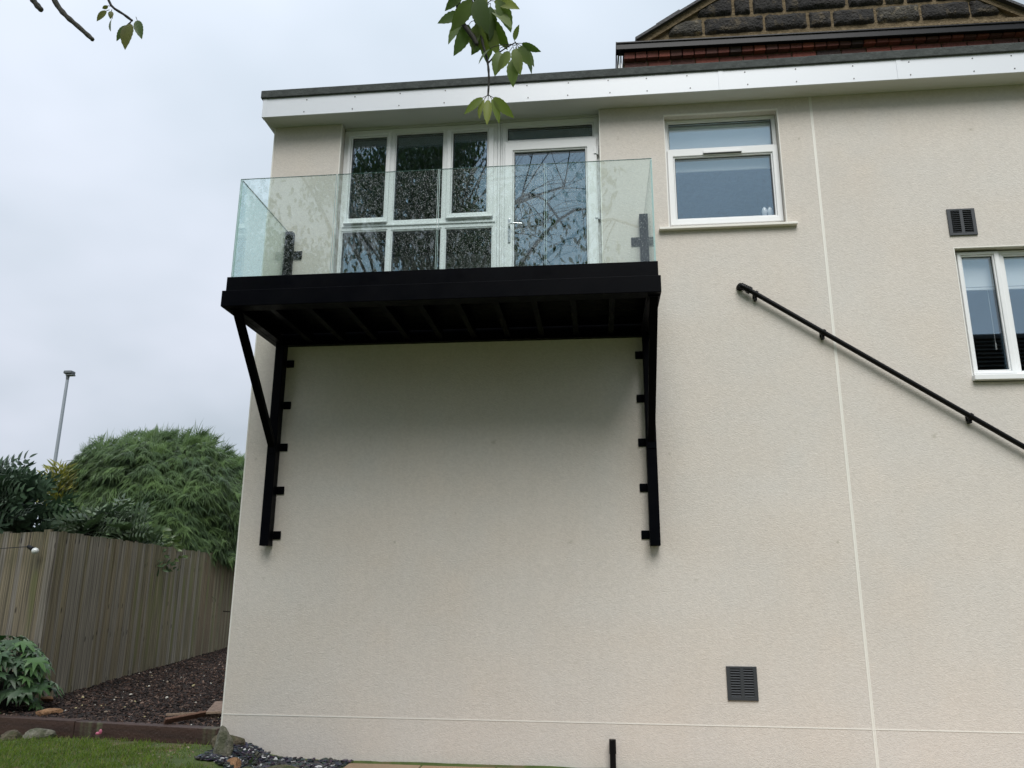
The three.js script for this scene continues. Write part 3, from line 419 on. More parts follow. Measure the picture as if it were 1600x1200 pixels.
// ------------------------------------------------------------------ timber fence
const plankMaps = [plankTex(200, [0.30, 0.255, 0.17], [0.06, 0.05, 0.034], [0.13, 0.13, 0.045], 0.25), plankTex(230, [0.255, 0.225, 0.14], [0.055, 0.048, 0.03], [0.13, 0.14, 0.045], 0.65), plankTex(260, [0.25, 0.19, 0.122], [0.06, 0.045, 0.028], [0.07, 0.07, 0.03], 0.1), plankTex(290, [0.31, 0.285, 0.24], [0.08, 0.07, 0.056], [0.08, 0.08, 0.03], 0.1)];
const plankMats = [...plankMaps.map((t) => std(C(1.25, 1.22, 1.12), 0.88, { map: t, bumpMap: t, bumpScale: 0.004 })), ...plankMaps.map((t) => std(C(0.85, 0.83, 0.82), 0.88, { map: t, bumpMap: t, bumpScale: 0.004 }))];  // second set: same planks darkened to offset stronger light on the near panel
{
  const t = thing('timber_fence', 'weathered grey brown close boarded timber fence beside the bark bed', 'fence', [-6.2, -1.2, -4]);
  const variants = []; for (let k = 0; k < 9; k++) { // feather edged board, thick edge at +x
    const s = shapeOf([[-0.060, 0], [0.060, 0], [0.060, 0.026], [-0.060, 0.005]]), g = new THREE.ExtrudeGeometry(s, { depth: 1.745, bevelEnabled: false }).rotateX(-Math.PI / 2).translate(0, 0, 0.008);
    const q = prep(g), uv = q.attributes.uv; for (let i = 0; i < uv.count; i++) uv.setXY(i, uv.getX(i) + k * 0.163, uv.getY(i)); variants.push(q);
  }
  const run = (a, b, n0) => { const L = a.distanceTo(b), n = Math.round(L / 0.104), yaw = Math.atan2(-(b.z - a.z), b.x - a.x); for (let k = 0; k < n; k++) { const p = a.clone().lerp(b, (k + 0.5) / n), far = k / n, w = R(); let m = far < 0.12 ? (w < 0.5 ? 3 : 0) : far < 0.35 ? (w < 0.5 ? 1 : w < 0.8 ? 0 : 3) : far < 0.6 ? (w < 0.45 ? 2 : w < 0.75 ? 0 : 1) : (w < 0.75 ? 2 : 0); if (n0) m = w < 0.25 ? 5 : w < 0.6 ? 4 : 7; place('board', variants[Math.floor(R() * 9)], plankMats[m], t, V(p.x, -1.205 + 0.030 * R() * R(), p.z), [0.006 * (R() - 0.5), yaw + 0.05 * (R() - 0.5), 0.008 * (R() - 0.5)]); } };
  const c0 = V(-5.707, 0, -1.10), c1 = V(-8.657, 0, -16), c2 = V(-8.2, 0, -2.05);
  // boards face the garden: run from the far end so the thick edges overlap towards the viewer
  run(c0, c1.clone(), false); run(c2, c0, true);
  for (const y of [-0.95, -0.25, 0.35]) { part('rail', bar(V(c0.x - 0.13, y, c0.z - 0.3), V(c1.x - 0.13, y, c1.z), 0.07, 0.04, 0), plankMats[2], t); part('rail', bar(V(c0.x - 0.2, y, c0.z - 0.14), V(c2.x, y, c2.z - 0.06), 0.07, 0.04, 0), plankMats[2], t); }
}
{ // festoon lamp on the near fence panel
  const t = thing('festoon_lamp', 'clear glass bulb in a black socket hanging on the fence', 'lamp', [-5.97, 0.3, -1.0]);
  const p = V(-5.99, 0.372, -1.12);
  part('wire', [limb([p.clone().add(V(-1.6, 0.02, -0.62)), p.clone().add(V(-0.7, 0.0, -0.24)), p.clone().add(V(0, 0.015, 0.02))], 0.004, 0.004, 6), rod(p.clone().add(V(-0.03, 0, 0)), p.clone().add(V(-0.05, 0.20, -0.03)), 0.003)], M.pipe, t);
  part('socket', rod(p.clone().add(V(-0.02, 0.015, 0.02)), p.clone().add(V(0.045, -0.012, 0.035)), 0.020, 0.024), M.pipe, t);
  part('bulb', new THREE.SphereGeometry(0.034, 14, 10).scale(1.15, 1, 1).translate(p.x + 0.085, p.y - 0.032, p.z + 0.045), phy([0.62, 0.64, 0.62], 0.08, { clearcoat: 1 }), t);
}
// ------------------------------------------------------------------ sleeper edging, stones and scraps
{
  const wood = tex(512, 1.2, (u, v) => { const gr = fb(u, v, 3, 40, 4, 301); let c = mix3([0.022, 0.012, 0.009], [0.075, 0.038, 0.027], gr); const s = fb(u, v, 24, 2, 3, 309) * sst(0.5, 0.7, fb(u, v, 3, 3, 2, 305)); return mix3(c, [0.11, 0.115, 0.06], Math.min(0.8, Math.max(0, s - 0.3) * 2.2)); });
  const t = thing('sleeper_edging', 'dark red brown timber sleeper edging between bark bed and lawn', 'edging', [-4.4, -1.3, -0.07]);
  const m = std(C(1, 1, 1), 0.6, { map: wood, bumpMap: grain, bumpScale: 0.004 });
  const seg = (xa, xb, dz) => { const z = (x) => 0.1 + 0.1397 * (x + 3.16), a = V(xa, 0, z(xa) - 0.06), b = V(xb, 0, z(xb) - 0.06), g = new RoundedBoxGeometry(a.distanceTo(b), 0.17, 0.11, 2, 0.008).rotateY(-Math.atan2(b.z - a.z, b.x - a.x)); return g.translate((xa + xb) / 2, -1.235 + dz, (a.z + b.z) / 2); };
  part('sleeper', seg(-4.55, -3.165, 0), m, t); part('sleeper', seg(-6.6, -4.556, 0.004), m, t);
}
function rock(name, x, y, z, sx, sy, sz, k, mat, label, ry = 0, rz = 0) {
  let g = mergeVertices(new THREE.IcosahedronGeometry(1, 4).deleteAttribute('normal').deleteAttribute('uv')); const p = g.attributes.position, v = V(), planes = []; const q = rng(k * 77 + 5); for (let i = 0; i < 13; i++) planes.push([V(q() - 0.5, q() - 0.5, q() - 0.5).normalize(), 0.62 + 0.3 * q()]);
  for (let i = 0; i < p.count; i++) { v.fromBufferAttribute(p, i).normalize(); let r = 1; for (const [n, d] of planes) { const c = v.dot(n); if (c > 0.05) r = Math.min(r, d / c); } r *= 1 + 0.05 * fbm3(v.x * 4 + k, v.y * 4, v.z * 4, 3); p.setXYZ(i, v.x * r * sx, v.y * r * sy, v.z * r * sz); }
  g = toCreasedNormals(g, 0.5); g.rotateZ(rz).rotateY(ry).translate(x, y, z); return solo(name, g, mat, label, 'rock', 'rocks edging the garden');
}
{
  const rm = (s, a, b, moss) => std(C(1, 1, 1), 0.9, { map: rockTex(s, a, b, moss), bumpMap: grain, bumpScale: 0.012 });
  const grey = rm(401, [0.06, 0.06, 0.045], [0.26, 0.245, 0.185], 0.55), brown = rm(411, [0.035, 0.028, 0.018], [0.16, 0.13, 0.08], 0.6), orange = rm(421, [0.12, 0.06, 0.03], [0.36, 0.20, 0.10], 0.1), mossy = rm(431, [0.04, 0.04, 0.022], [0.15, 0.135, 0.075], 0.9), dark = rm(441, [0.02, 0.02, 0.018], [0.09, 0.085, 0.07], 0.4);
  rock('rock', -2.945, -1.235, 0.44, 0.078, 0.175, 0.078, 1, grey, 'tall pale grey rock standing upright at the end of the sleeper', 0.4, 0.06);
  rock('rock', -3.04, -1.255, 0.155, 0.14, 0.10, 0.11, 2, brown, 'rounded brown mossy rock against the house corner', 0.2);
  rock('rock', -2.80, -1.345, 0.54, 0.085, 0.075, 0.07, 3, orange, 'orange brown rock in front of the upright grey rock', 0.9);
  rock('rock', -2.66, -1.375, 0.62, 0.085, 0.06, 0.07, 4, mossy, 'small mossy rock between orange rock and flat rock', 1.6);
  rock('rock', -2.43, -1.375, 0.52, 0.185, 0.062, 0.10, 5, mossy, 'wide flat mossy rock in front of the slate chippings', 0.1);
  rock('rock', -4.80, -1.25, 0.02, 0.14, 0.075, 0.09, 6, grey, 'squarish grey rock under the sleeper on the lawn edge', 0.5);
  rock('rock', -4.99, -1.265, 0.08, 0.11, 0.065, 0.08, 7, brown, 'brown rock left of the squarish grey rock by the lawn', 1.3);
  rock('rock', -5.13, -1.265, 0.14, 0.10, 0.07, 0.09, 8, dark, 'dark rock at the left edge under the sleeper', 2.2);
  rock('rock', -5.60, -1.13, -1.17, 0.075, 0.03, 0.05, 9, orange, 'flat orange stone on the bark at the fence foot', 0.3);
  rock('rock', -5.02, -1.128, -0.40, 0.13, 0.035, 0.045, 10, orange, 'tan stone fragment lying behind the sleeper', 0.25, 0.1);
  const lightw = std([0.24, 0.17, 0.12], 0.8, { bumpMap: grain, bumpScale: 0.005 }), redw = std([0.13, 0.065, 0.04], 0.75, { bumpMap: grain, bumpScale: 0.005 });
  const bit = (a, b, w, h, mat, label) => solo('timber_offcut', bar(a, b, w, h, 0.004), mat, label, 'offcut', 'timber offcuts on the bark');
  bit(V(-3.90, -1.13, -0.42), V(-3.36, -1.105, -0.48), 0.022, 0.05, lightw, 'pale thin timber offcut lying along the bark near the wall');
  bit(V(-3.72, -1.125, -0.06), V(-3.50, -1.10, -0.34), 0.022, 0.055, redw, 'reddish timber offcut lying crosswise on the sleeper edge');
  solo('stone_block', new RoundedBoxGeometry(0.13, 0.035, 0.30, 2, 0.006).rotateX(0.25).rotateY(0.12).translate(-3.53, -1.105, -0.62), std([0.25, 0.185, 0.15], 0.9, { map: brickTex, bumpMap: grain, bumpScale: 0.008 }), 'flat buff paver leaning beside the house corner', 'paver');
  { const g = new THREE.SphereGeometry(0.022, 8, 6); solo('flower_petal', [g.clone().scale(1, 0.6, 0.8).translate(-4.27, -1.225, 0.0), g.clone().scale(0.7, 1, 0.5).translate(-4.25, -1.212, 0.0)], leafMat([0.62, 0.16, 0.26], 0.3), 'small pink flower head fallen at the lawn edge', 'flower'); }
  const w = thing('weed', 'small green weed tuft growing between rocks and slate', 'weed', [-2.76, -1.39, 0.36]); const wl = leafGeo(0.11, 0.014, 0.1, 0.5), wm = leafMat([0.07, 0.12, 0.03], 0.3);
  for (let k = 0; k < 16; k++) { const g = wl.clone().rotateX(Math.PI).rotateX(rr(0.1, 0.9)).rotateY(rr(0, 6.28)).scale(1, rr(0.6, 1.1), 1).translate(-2.76 + rr(-0.03, 0.03), -1.385, 0.36 + rr(-0.03, 0.03)); part('leaf', g, wm, w, true); }
}
// ------------------------------------------------------------------ foliage
function leafGeo(L, W, fold, droop, serr = 0, n = 8, tip = 1.5) {       // hangs along -y, face to +z
  const pos = [], uv = [], idx = [];
  for (let i = 0; i <= n; i++) { const t = i / n, w = W * 0.5 * Math.sin(Math.PI * Math.min(1, t ** 0.82)) ** 0.8 * (t > 0.8 ? lerp(1, 0.75, (t - 0.8) * 5) : 1) * (1 + (serr && i % 2 ? serr : 0)) * (t === 1 ? 0 : 1), z = -droop * L * t * t * 0.5; for (const s of [-1, 0, 1]) { pos.push(s * w, -L * t, z + Math.abs(s) * w * fold); uv.push((s + 1) / 2, t); } }
  for (let i = 0; i < n; i++) for (let s = 0; s < 2; s++) { const a = i * 3 + s; idx.push(a, a + 3, a + 1, a + 1, a + 3, a + 4); }
  const g = new THREE.BufferGeometry(); g.setAttribute('position', new THREE.Float32BufferAttribute(pos, 3)); g.setAttribute('uv', new THREE.Float32BufferAttribute(uv, 2)); g.setIndex(idx); g.computeVertexNormals(); return g;
}
const up = V(0, 1, 0);
function aim(pos, dir, roll, s) { const q = new THREE.Quaternion().setFromUnitVectors(V(0, -1, 0), dir.clone().normalize()); q.multiply(new THREE.Quaternion().setFromAxisAngle(up, roll)); return new THREE.Matrix4().compose(pos, q, V(s, s, s)); }
const shade = (q, a, b) => { const t = q(); return C(lerp(a[0], b[0], t), lerp(a[1], b[1], t), lerp(a[2], b[2], t)); };
{ // clipped conifer behind the fence
  const cx = -8.4, cy = 0.76, cz = -7.9, t = thing('conifer_tree', 'large dense dark green conifer with drooping feathery sprays behind the fence', 'tree', [cx, -1.2, cz]);
  part('trunk', [limb([V(cx, -1.25, cz), V(cx + 0.05, 0.5, cz), V(cx, 2.2, cz)], 0.16, 0.04), ...[...Array(26)].map((_, i) => { const a = i * 2.4, y = -0.6 + i * 0.11; return limb([V(cx, y, cz), V(cx + 0.8 * Math.cos(a), y + 0.15, cz + 0.8 * Math.sin(a)), V(cx + 1.5 * Math.cos(a), y + 0.12, cz + 1.5 * Math.sin(a))], 0.035, 0.008, 5, 3); })], M.bark, t);
  // one flat drooping spray
  const sp = []; { const k = rng(5); for (let i = 0; i < 15; i++) { const f = k(), g = leafGeo(0.20 + 0.20 * k(), 0.013, 0.1, 0.9 + 0.9 * k(), 0, 5); sp.push(g.rotateY((k() - 0.5) * 0.9).rotateZ((k() - 0.5) * 1.25).translate((k() - 0.5) * 0.04, -0.10 * f, -0.02 * k())); for (let j = 0; j < 2; j++) sp.push(leafGeo(0.09 + 0.06 * k(), 0.010, 0.1, 1.2, 0, 3).rotateZ((k() - 0.5) * 2.0).translate((k() - 0.5) * 0.16, -0.10 - 0.14 * k(), -0.03 - 0.04 * k())); } }
  const spray = mergeGeometries(sp.map((g) => prep(g, true))), q = rng(9), ms = [], cs = [];
  while (ms.length < 17000) {
    const a = q() * 6.283, v = q() * 2 - 1; let d = V(Math.cos(a) * Math.sqrt(1 - v * v), v, Math.sin(a) * Math.sqrt(1 - v * v));
        const e = 3.0, n = (Math.abs(d.x) ** e + Math.abs(d.y) ** e + Math.abs(d.z) ** e) ** (-1 / e); if (q() > (n / 1.42) ** 3) continue; const lump = 1 + 0.10 * fbm3(d.x * 2.2 + 4, d.y * 2.6, d.z * 2.2, 3) * 2, r = n * lump * (1 - 0.25 * q() ** 2);
    const p = V(cx + d.x * 1.54 * r, cy + d.y * 1.86 * r, cz + d.z * 1.75 * r); if (p.y < -0.9 || (p.y < 0.5 + 0.15 * q() && p.x > -5.707 + 0.198 * (p.z + 1.1) - 0.28)) continue;
    const inner = q() < 0.2, dir = V(d.x + 0.7 * (q() - 0.5), d.y * 0.3 - 0.42 + 0.5 * (q() - 0.5), d.z + 0.7 * (q() - 0.5)).normalize(), y = dir.clone().negate(), nn = V(d.x * 0.55 + 0.9 * (q() - 0.5), 0.75, d.z * 0.55 + 0.9 * (q() - 0.5)), z = nn.sub(y.clone().multiplyScalar(nn.dot(y))).normalize(), x = y.clone().cross(z), sc = inner ? 0.9 : 0.5 + 0.5 * q();
    if (inner) p.sub(V(cx, cy, cz)).multiplyScalar(0.8).add(V(cx, cy, cz));
    if (d.y > 0.62 && q() < 0.22) { y.set(0.9 * (q() - 0.5), -0.75, 0.9 * (q() - 0.5)).normalize(); z.set(0.3, 0.2, 1).sub(y.clone().multiplyScalar(y.dot(V(0.3, 0.2, 1)))).normalize(); x.crossVectors(y, z); }
    ms.push(new THREE.Matrix4().makeBasis(x.multiplyScalar(sc), y.multiplyScalar(sc), z.multiplyScalar(sc)).setPosition(p)); cs.push(shade(q, [0.022, 0.058, 0.012], [0.082, 0.150, 0.032]));
  }
  swarm('crown', spray, leafMat([1, 1, 1], 0.2, 0.25), ms, t, cs);
}
{ // dark evergreen with long pinnate leaves at the left
  const mk = (name, label, cx, cy, cz, rx, ry, rz, N, ca, cb, seed, dens = 1) => {
    const t = thing(name, label, 'tree', [cx, -1.2, cz]), q = rng(seed);
    const stems = []; for (let i = 0; i < 9; i++) { const a = i * 2.1; stems.push(limb([V(cx + 0.1 * Math.cos(a), -1.25, cz + 0.1 * Math.sin(a)), V(cx + rx * 0.35 * Math.cos(a), cy - ry * 0.3, cz + rz * 0.35 * Math.sin(a)), V(cx + rx * 0.7 * Math.cos(a), cy + ry * 0.6 * (0.4 + 0.6 * q()), cz + rz * 0.7 * Math.sin(a))], 0.035, 0.01, 6)); } part('trunk', stems, M.bark, t);
    const lf = []; for (let i = 1; i < 7; i++) for (const s of [-1, 1]) lf.push(leafGeo(0.13 + 0.02 * hash(i, s + 2, 3), 0.056, 0.25, 0.6, 0.12, 5).rotateY(s * 0.5 * hash(i, s + 2, 8)).rotateX(-0.35).rotateZ(s * (0.9 + 0.4 * hash(i, s + 2, 5))).translate(0, -i * 0.066 - 0.01 * s, -0.0025 * i * i)); lf.push(leafGeo(0.12, 0.04, 0.2, 0.3, 0, 4).translate(0, -0.46, -0.1)); lf.push(leafGeo(0.46, 0.008, 0, 0.3, 0, 4));
    const leaf = mergeGeometries(lf.map((g) => prep(g, true))), ms = [], cs = [], heads = [];
    for (let k = 0; k < N; k++) { const a = q() * 6.283, v = q() * 1.7 - 0.7, s = Math.sqrt(Math.max(0, 1 - v * v)), r = 0.55 + 0.45 * q(); heads.push(V(cx + rx * s * r * Math.cos(a), cy + ry * v * r, cz + rz * s * r * Math.sin(a))); }
    for (const h of heads) for (let k = 0; k < 9; k++) { const a = q() * 6.283, e = q() * 1.1 - 0.35; ms.push(aim(h, V(Math.cos(a), e, Math.sin(a)), (q() - 0.5) * 0.7, 0.6 + 0.5 * q())); cs.push(shade(q, ca, cb)); }
    swarm('crown', leaf, leafMat([1, 1, 1], 0.2, 0.6), ms, t, cs); return t;
  };
  mk('evergreen_tree', 'dark blue green tree with long pinnate leaves behind the fence at the left', -8.35, 0.80, -3.1, 0.78, 0.92, 0.8, 80, [0.014, 0.040, 0.020], [0.050, 0.105, 0.045], 15);
  mk('evergreen_shrub', 'dark loose evergreen shrub between pinnate leaved tree and conifer', -7.3, 0.40, -4.4, 0.7, 0.72, 0.6, 40, [0.016, 0.042, 0.016], [0.06, 0.11, 0.035], 18);
}
function bush(name, label, cx, y0, cy, cz, rx, ry, rz, N, leaf, mat, ca, cb, seed, upw = 0) {
  const t = thing(name, label, 'shrub', [cx, y0, cz]), q = rng(seed), ms = [], cs = [], stems = [];
  for (let i = 0; i < 7; i++) { const a = i * 2.4; stems.push(limb([V(cx, y0, cz), V(cx + rx * 0.3 * Math.cos(a), lerp(y0, cy, 0.7), cz + rz * 0.3 * Math.sin(a)), V(cx + rx * 0.8 * Math.cos(a), cy + ry * 0.5 * q(), cz + rz * 0.8 * Math.sin(a))], 0.025, 0.006, 5)); } part('stem', stems, M.bark, t);
  for (let k = 0; k < N; k++) { const a = q() * 6.283, v = q() * 2 - 1, s = Math.sqrt(1 - v * v), r = (0.5 + 0.5 * q()) * (1 + 0.25 * PN.noise(Math.cos(a) * 2, v * 2, Math.sin(a) * 2 + seed)); ms.push(aim(V(cx + rx * s * r * Math.cos(a), cy + ry * v * r, cz + rz * s * r * Math.sin(a)), V(Math.cos(a) + (q() - 0.5), upw + (q() - 0.5) * 1.2, Math.sin(a) + (q() - 0.5)), (q() - 0.5) * 2, 0.7 + 0.6 * q())); cs.push(shade(q, ca, cb)); }
  swarm('foliage', leaf, mat, ms, t, cs); return t;
}
bush('golden_shrub', 'yellow green upright shrub showing left of the conifer', -9.55, -1.2, 1.62, -6.3, 0.30, 0.48, 0.28, 900, prep(leafGeo(0.15, 0.026, 0.2, 0.5, 0, 4), true), leafMat([1, 1, 1], 0.4), [0.10, 0.13, 0.012], [0.30, 0.28, 0.03], 40, 1.0);
bush('laurel_shrub', 'glossy pale leaved shrub peeping over the fence under the conifer', -7.05, -1.2, 0.45, -5.0, 0.62, 0.42, 0.45, 520, prep(leafGeo(0.13, 0.05, 0.2, 0.5, 0, 5), true), leafMat([1, 1, 1], 0.3, 0.9), [0.03, 0.07, 0.014], [0.10, 0.16, 0.03], 41, 0.3);
{ // big lobed leaves at the lower left
  const cx = -5.78, cz = -0.66, t = thing('lobed_leaf_shrub', 'leafy green shrub with big lobed leaves at the left end of the bark bed', 'shrub', [cx, -1.16, cz]), q = rng(66);
  const lobed = (seed) => { const pts = [[0, 0]], N = 7; for (let i = 0; i < N; i++) { const a = -2.1 + 4.2 * i / (N - 1), r = 0.125 * (1 - 0.30 * Math.abs(i - 3) / 3) * (0.9 + 0.2 * hash(i, seed, 4)); if (i) { const b = a - 2.1 / (N - 1); pts.push([Math.sin(b) * 0.058, -Math.cos(b) * 0.058]); } for (const [da, f] of [[-0.13, 0.72], [0, 1], [0.13, 0.72]]) pts.push([Math.sin(a + da) * r * f, -Math.cos(a + da) * r * f]); } let g = new THREE.ShapeGeometry(shapeOf(pts)); const p = g.attributes.position; for (let i = 0; i < p.count; i++) { const x = p.getX(i), y = p.getY(i), r = Math.hypot(x, y); p.setXYZ(i, x, y, -3.2 * r * r + 0.006 * Math.sin(Math.atan2(x, -y) * 10)); } g.computeVertexNormals(); return prep(g, true); };
  const shapes = [1, 2, 3, 4].map(lobed), mats = [[0.025, 0.085, 0.016], [0.04, 0.12, 0.02], [0.06, 0.155, 0.024], [0.03, 0.08, 0.022], [0.11, 0.17, 0.014]].map((c) => leafMat(c, 0.3, 0.8)), stems = [];
  for (let k = 0; k < 210; k++) {
    const a = q() * 6.283, v = q() ** 0.75, s = Math.sqrt(1 - (v * 0.9) ** 2), r = 0.62 + 0.38 * q(), p = V(cx + 0.50 * s * r * Math.cos(a), -1.13 + 0.66 * v * (0.75 + 0.25 * r), cz + 0.48 * s * r * Math.sin(a));
    if (k % 5 === 0) stems.push(limb([V(cx + 0.1 * Math.cos(a), -1.18, cz + 0.1 * Math.sin(a)), V((p.x + cx) / 2, p.y - 0.05, (p.z + cz) / 2), p], 0.008, 0.004, 5, 3));
    const m = place('leaf', shapes[k % 4], mats[k === 11 || k === 44 ? 4 : Math.floor(q() * 4)], t, p), dir = V(Math.cos(a), -0.25 - 0.5 * q(), Math.sin(a)), nrm = V(Math.cos(a) * 0.5, 0.9, Math.sin(a) * 0.5 + 0.1);
    const y = dir.normalize().negate(), z = nrm.sub(y.clone().multiplyScalar(nrm.dot(y))).normalize(), x = y.clone().cross(z); m.quaternion.setFromRotationMatrix(new THREE.Matrix4().makeBasis(x, y, z)); m.rotateY((q() - 0.5) * 0.8); m.scale.setScalar(0.75 + 0.6 * q());
  }
  part('stem', stems, M.twig, t);
}
{ // lamp column far behind
  const t = thing('lamp_post', 'tall thin grey lamp post with a small flat head behind the shrubs', 'lamp post', [-13.93, -1.2, -12]), g = std([0.30, 0.33, 0.36], 0.45, { metalness: 0.5 });
  part('column', [rod(V(-13.93, -1.25, -12), V(-13.93, 0.4, -12), 0.065, 0.065), rod(V(-13.93, 0.4, -12), V(-13.93, 5.25, -12), 0.05, 0.038)], g, t);
  part('lamp_head', [rod(V(-13.93, 5.24, -12), V(-13.93, 5.40, -12), 0.035, 0.05), new RoundedBoxGeometry(0.23, 0.09, 0.2, 2, 0.03).translate(-13.90, 5.45, -12), box(-13.96, -13.76, 5.36, 5.40, -12.07, -11.93, 0.01)], std([0.10, 0.11, 0.12], 0.5), t);
}
// ------------------------------------------------------------------ cherry tree overhanging from behind the camera
{
  const t = thing('cherry_tree', 'cherry tree with serrated drooping leaves hanging into view from above', 'tree', [-3.9, -1.42, 10.6]), q = rng(303);
  const T = V(-3.9, -1.45, 10.6), K = V(-3.8, 1.5, 10.4);
  part('trunk', limb([T, V(-3.85, 0, 10.55), K], 0.26, 0.17, 12, 6), M.bark, t);
  const limbs = [], tips = [];
  const grow = (a, b, r, depth) => { const m = a.clone().lerp(b, 0.5).add(V((q() - 0.5) * 0.3, 0.2 * a.distanceTo(b) * 0.4, (q() - 0.5) * 0.3)); limbs.push(limb([a, m, b], r, r * 0.4, depth > 1 ? 7 : 5, 3)); if (depth === 0) { tips.push(b, m); return; } const n = 4; for (let i = 0; i < n; i++) { const s = (i % 2 ? m : b).clone(), L = a.distanceTo(b) * (0.45 + 0.25 * q()), d = b.clone().sub(a).normalize().add(V((q() - 0.5) * 1.9, (q() - 0.35) * 1.1, (q() - 0.5) * 1.9)).normalize(); grow(s, s.clone().addScaledVector(d, L), r * 0.42, depth - 1); } };
  for (const [x, y, z] of [[-5.2, 7.5, 10.8], [-4.1, 9.6, 10.2], [-3.2, 7.2, 9.4], [-4.6, 5.6, 9.0], [-3.4, 8.6, 11.4], [-3.1, 5.0, 10.2], [-5.0, 9.8, 11.0]]) grow(K, V(x, y, z), 0.11, 3);
  // long boughs reaching forward over the viewer
  const bough = [[[-3.6, 3.2, 9.2], [-2.2, 4.4, 7.4], [-0.9, 3.6, 5.6], [-0.52, 2.5, 4.6]], [[-3.6, 2.8, 9.4], [-3.0, 4.0, 7.2], [-2.3, 3.0, 5.2], [-2.12, 2.40, 4.48]], [[-3.4, 3.6, 9.0], [-1.4, 6.0, 7.0], [-0.3, 6.3, 5.4], [0.5, 5.6, 4.4]], [[-3.4, 3.4, 9.2], [-1.2, 5.0, 7.6], [0.1, 5.2, 6.0], [0.6, 4.6, 5.0]], [[-3.4, 3.8, 9.0], [-1.6, 6.8, 6.4], [-0.9, 6.4, 5.0], [-0.4, 5.4, 4.3]]].map((b) => b.map((p) => V(...p)));
  bough.forEach((b, i) => limbs.push(limb([K, ...b], 0.08, i < 2 ? 0.018 : 0.014, 8, 5)));
  for (let i = 2; i < 5; i++) { const c = new THREE.CatmullRomCurve3(bough[i]); for (let k = 0; k < 9; k++) { const p = c.getPointAt(0.3 + 0.7 * q()), e = p.clone().add(V((q() - 0.5) * 1.3, -0.5 - 0.6 * q(), (q() - 0.5) * 1.2)); limbs.push(limb([p, p.clone().lerp(e, 0.5).add(V(0, 0.15, 0)), e], 0.011, 0.004, 5, 3)); tips.push(e, p.clone().lerp(e, 0.55)); } }
  part('limb', limbs, M.branch, t);
  const lf = prep(leafGeo(0.115, 0.05, 0.35, 0.5, 0, 4), true), ms = [], cs = [];
  for (const p of tips) { const far = p.z > 7.6, sx = p.x / (p.z + 6.9); if (far && (sx > -0.165 - 0.03 * PN.noise(p.y, p.z, 1) || (sx < -0.335 && p.y > 8.5))) continue; for (let k = 0; k < (far ? 75 : 15); k++) { const s = far ? 0.46 : 0.3, o = V((q() - 0.5) * 2 * s, (q() - 0.6) * 1.5 * s, (q() - 0.5) * 2 * s), w = p.clone().add(o); if (w.z < 5.6 && w.y < 4.3) continue; ms.push(aim(w, V((q() - 0.5) * 1.4, -1, (q() - 0.5) * 1.4), q() * 6.28, 0.8 + 0.6 * q())); cs.push(shade(q, [0.03, 0.06, 0.012], [0.07, 0.12, 0.022])); } }
  swarm('crown', lf, leafMat([1, 1, 1], 0.35, 0.5), ms, t, cs);
  // the twigs and single leaves in view
  const tw = (pts, a, b, m = M.twig) => part('twig', limb(pts.map((p) => V(...p)), a, b, 7, 5), m, t), Z = 4.4;
  tw([[-0.52, 2.5, 4.6], [-0.478, 2.12, Z], [-0.455, 1.985, Z], [-0.415, 1.92, Z], [-0.398, 1.885, Z]], 0.013, 0.0085);
  tw([[-0.52, 2.5, 4.6], [-0.42, 2.10, 4.42], [-0.38, 2.022, 4.42]], 0.012, 0.010);
  tw([[-0.43, 2.09, 4.42], [-0.392, 1.98, Z], [-0.375, 1.88, Z], [-0.358, 1.81, Z], [-0.352, 1.74, Z], [-0.354, 1.672, Z]], 0.006, 0.0035);
  tw([[-0.357, 1.80, Z], [-0.325, 1.835, Z], [-0.282, 1.857, 4.41], [-0.256, 1.872, 4.41]], 0.0032, 0.002);
  tw([[-2.12, 2.40, 4.48], [-2.085, 2.235, Z], [-2.03, 2.155, Z], [-1.945, 2.075, Z], [-1.888, 2.022, Z]], 0.0125, 0.0085, M.branch);
  tw([[-2.25, 2.42, 4.5], [-2.19, 2.26, Z], [-2.155, 2.21, Z], [-2.126, 2.177, Z]], 0.012, 0.011, M.branch);
  tw([[-2.02, 2.47, 4.5], [-1.86, 2.22, Z], [-1.828, 2.165, Z], [-1.775, 2.125, Z], [-1.737, 2.094, Z]], 0.004, 0.005);
  const shapes = [leafGeo(0.1, 0.031, 0.3, 0.35, 0.10, 14), leafGeo(0.1, 0.035, 0.22, 0.5, 0.09, 14), leafGeo(0.1, 0.028, 0.4, 0.25, 0.1, 14)].map((g) => prep(g, true)), mats = [leafMat([0.10, 0.165, 0.020], 0.5, 0.5), leafMat([0.15, 0.215, 0.024], 0.55, 0.45), leafMat([0.065, 0.12, 0.018], 0.45, 0.55), leafMat([0.21, 0.26, 0.03], 0.55, 0.4), leafMat([0.13, 0.145, 0.022], 0.4, 0.4)];
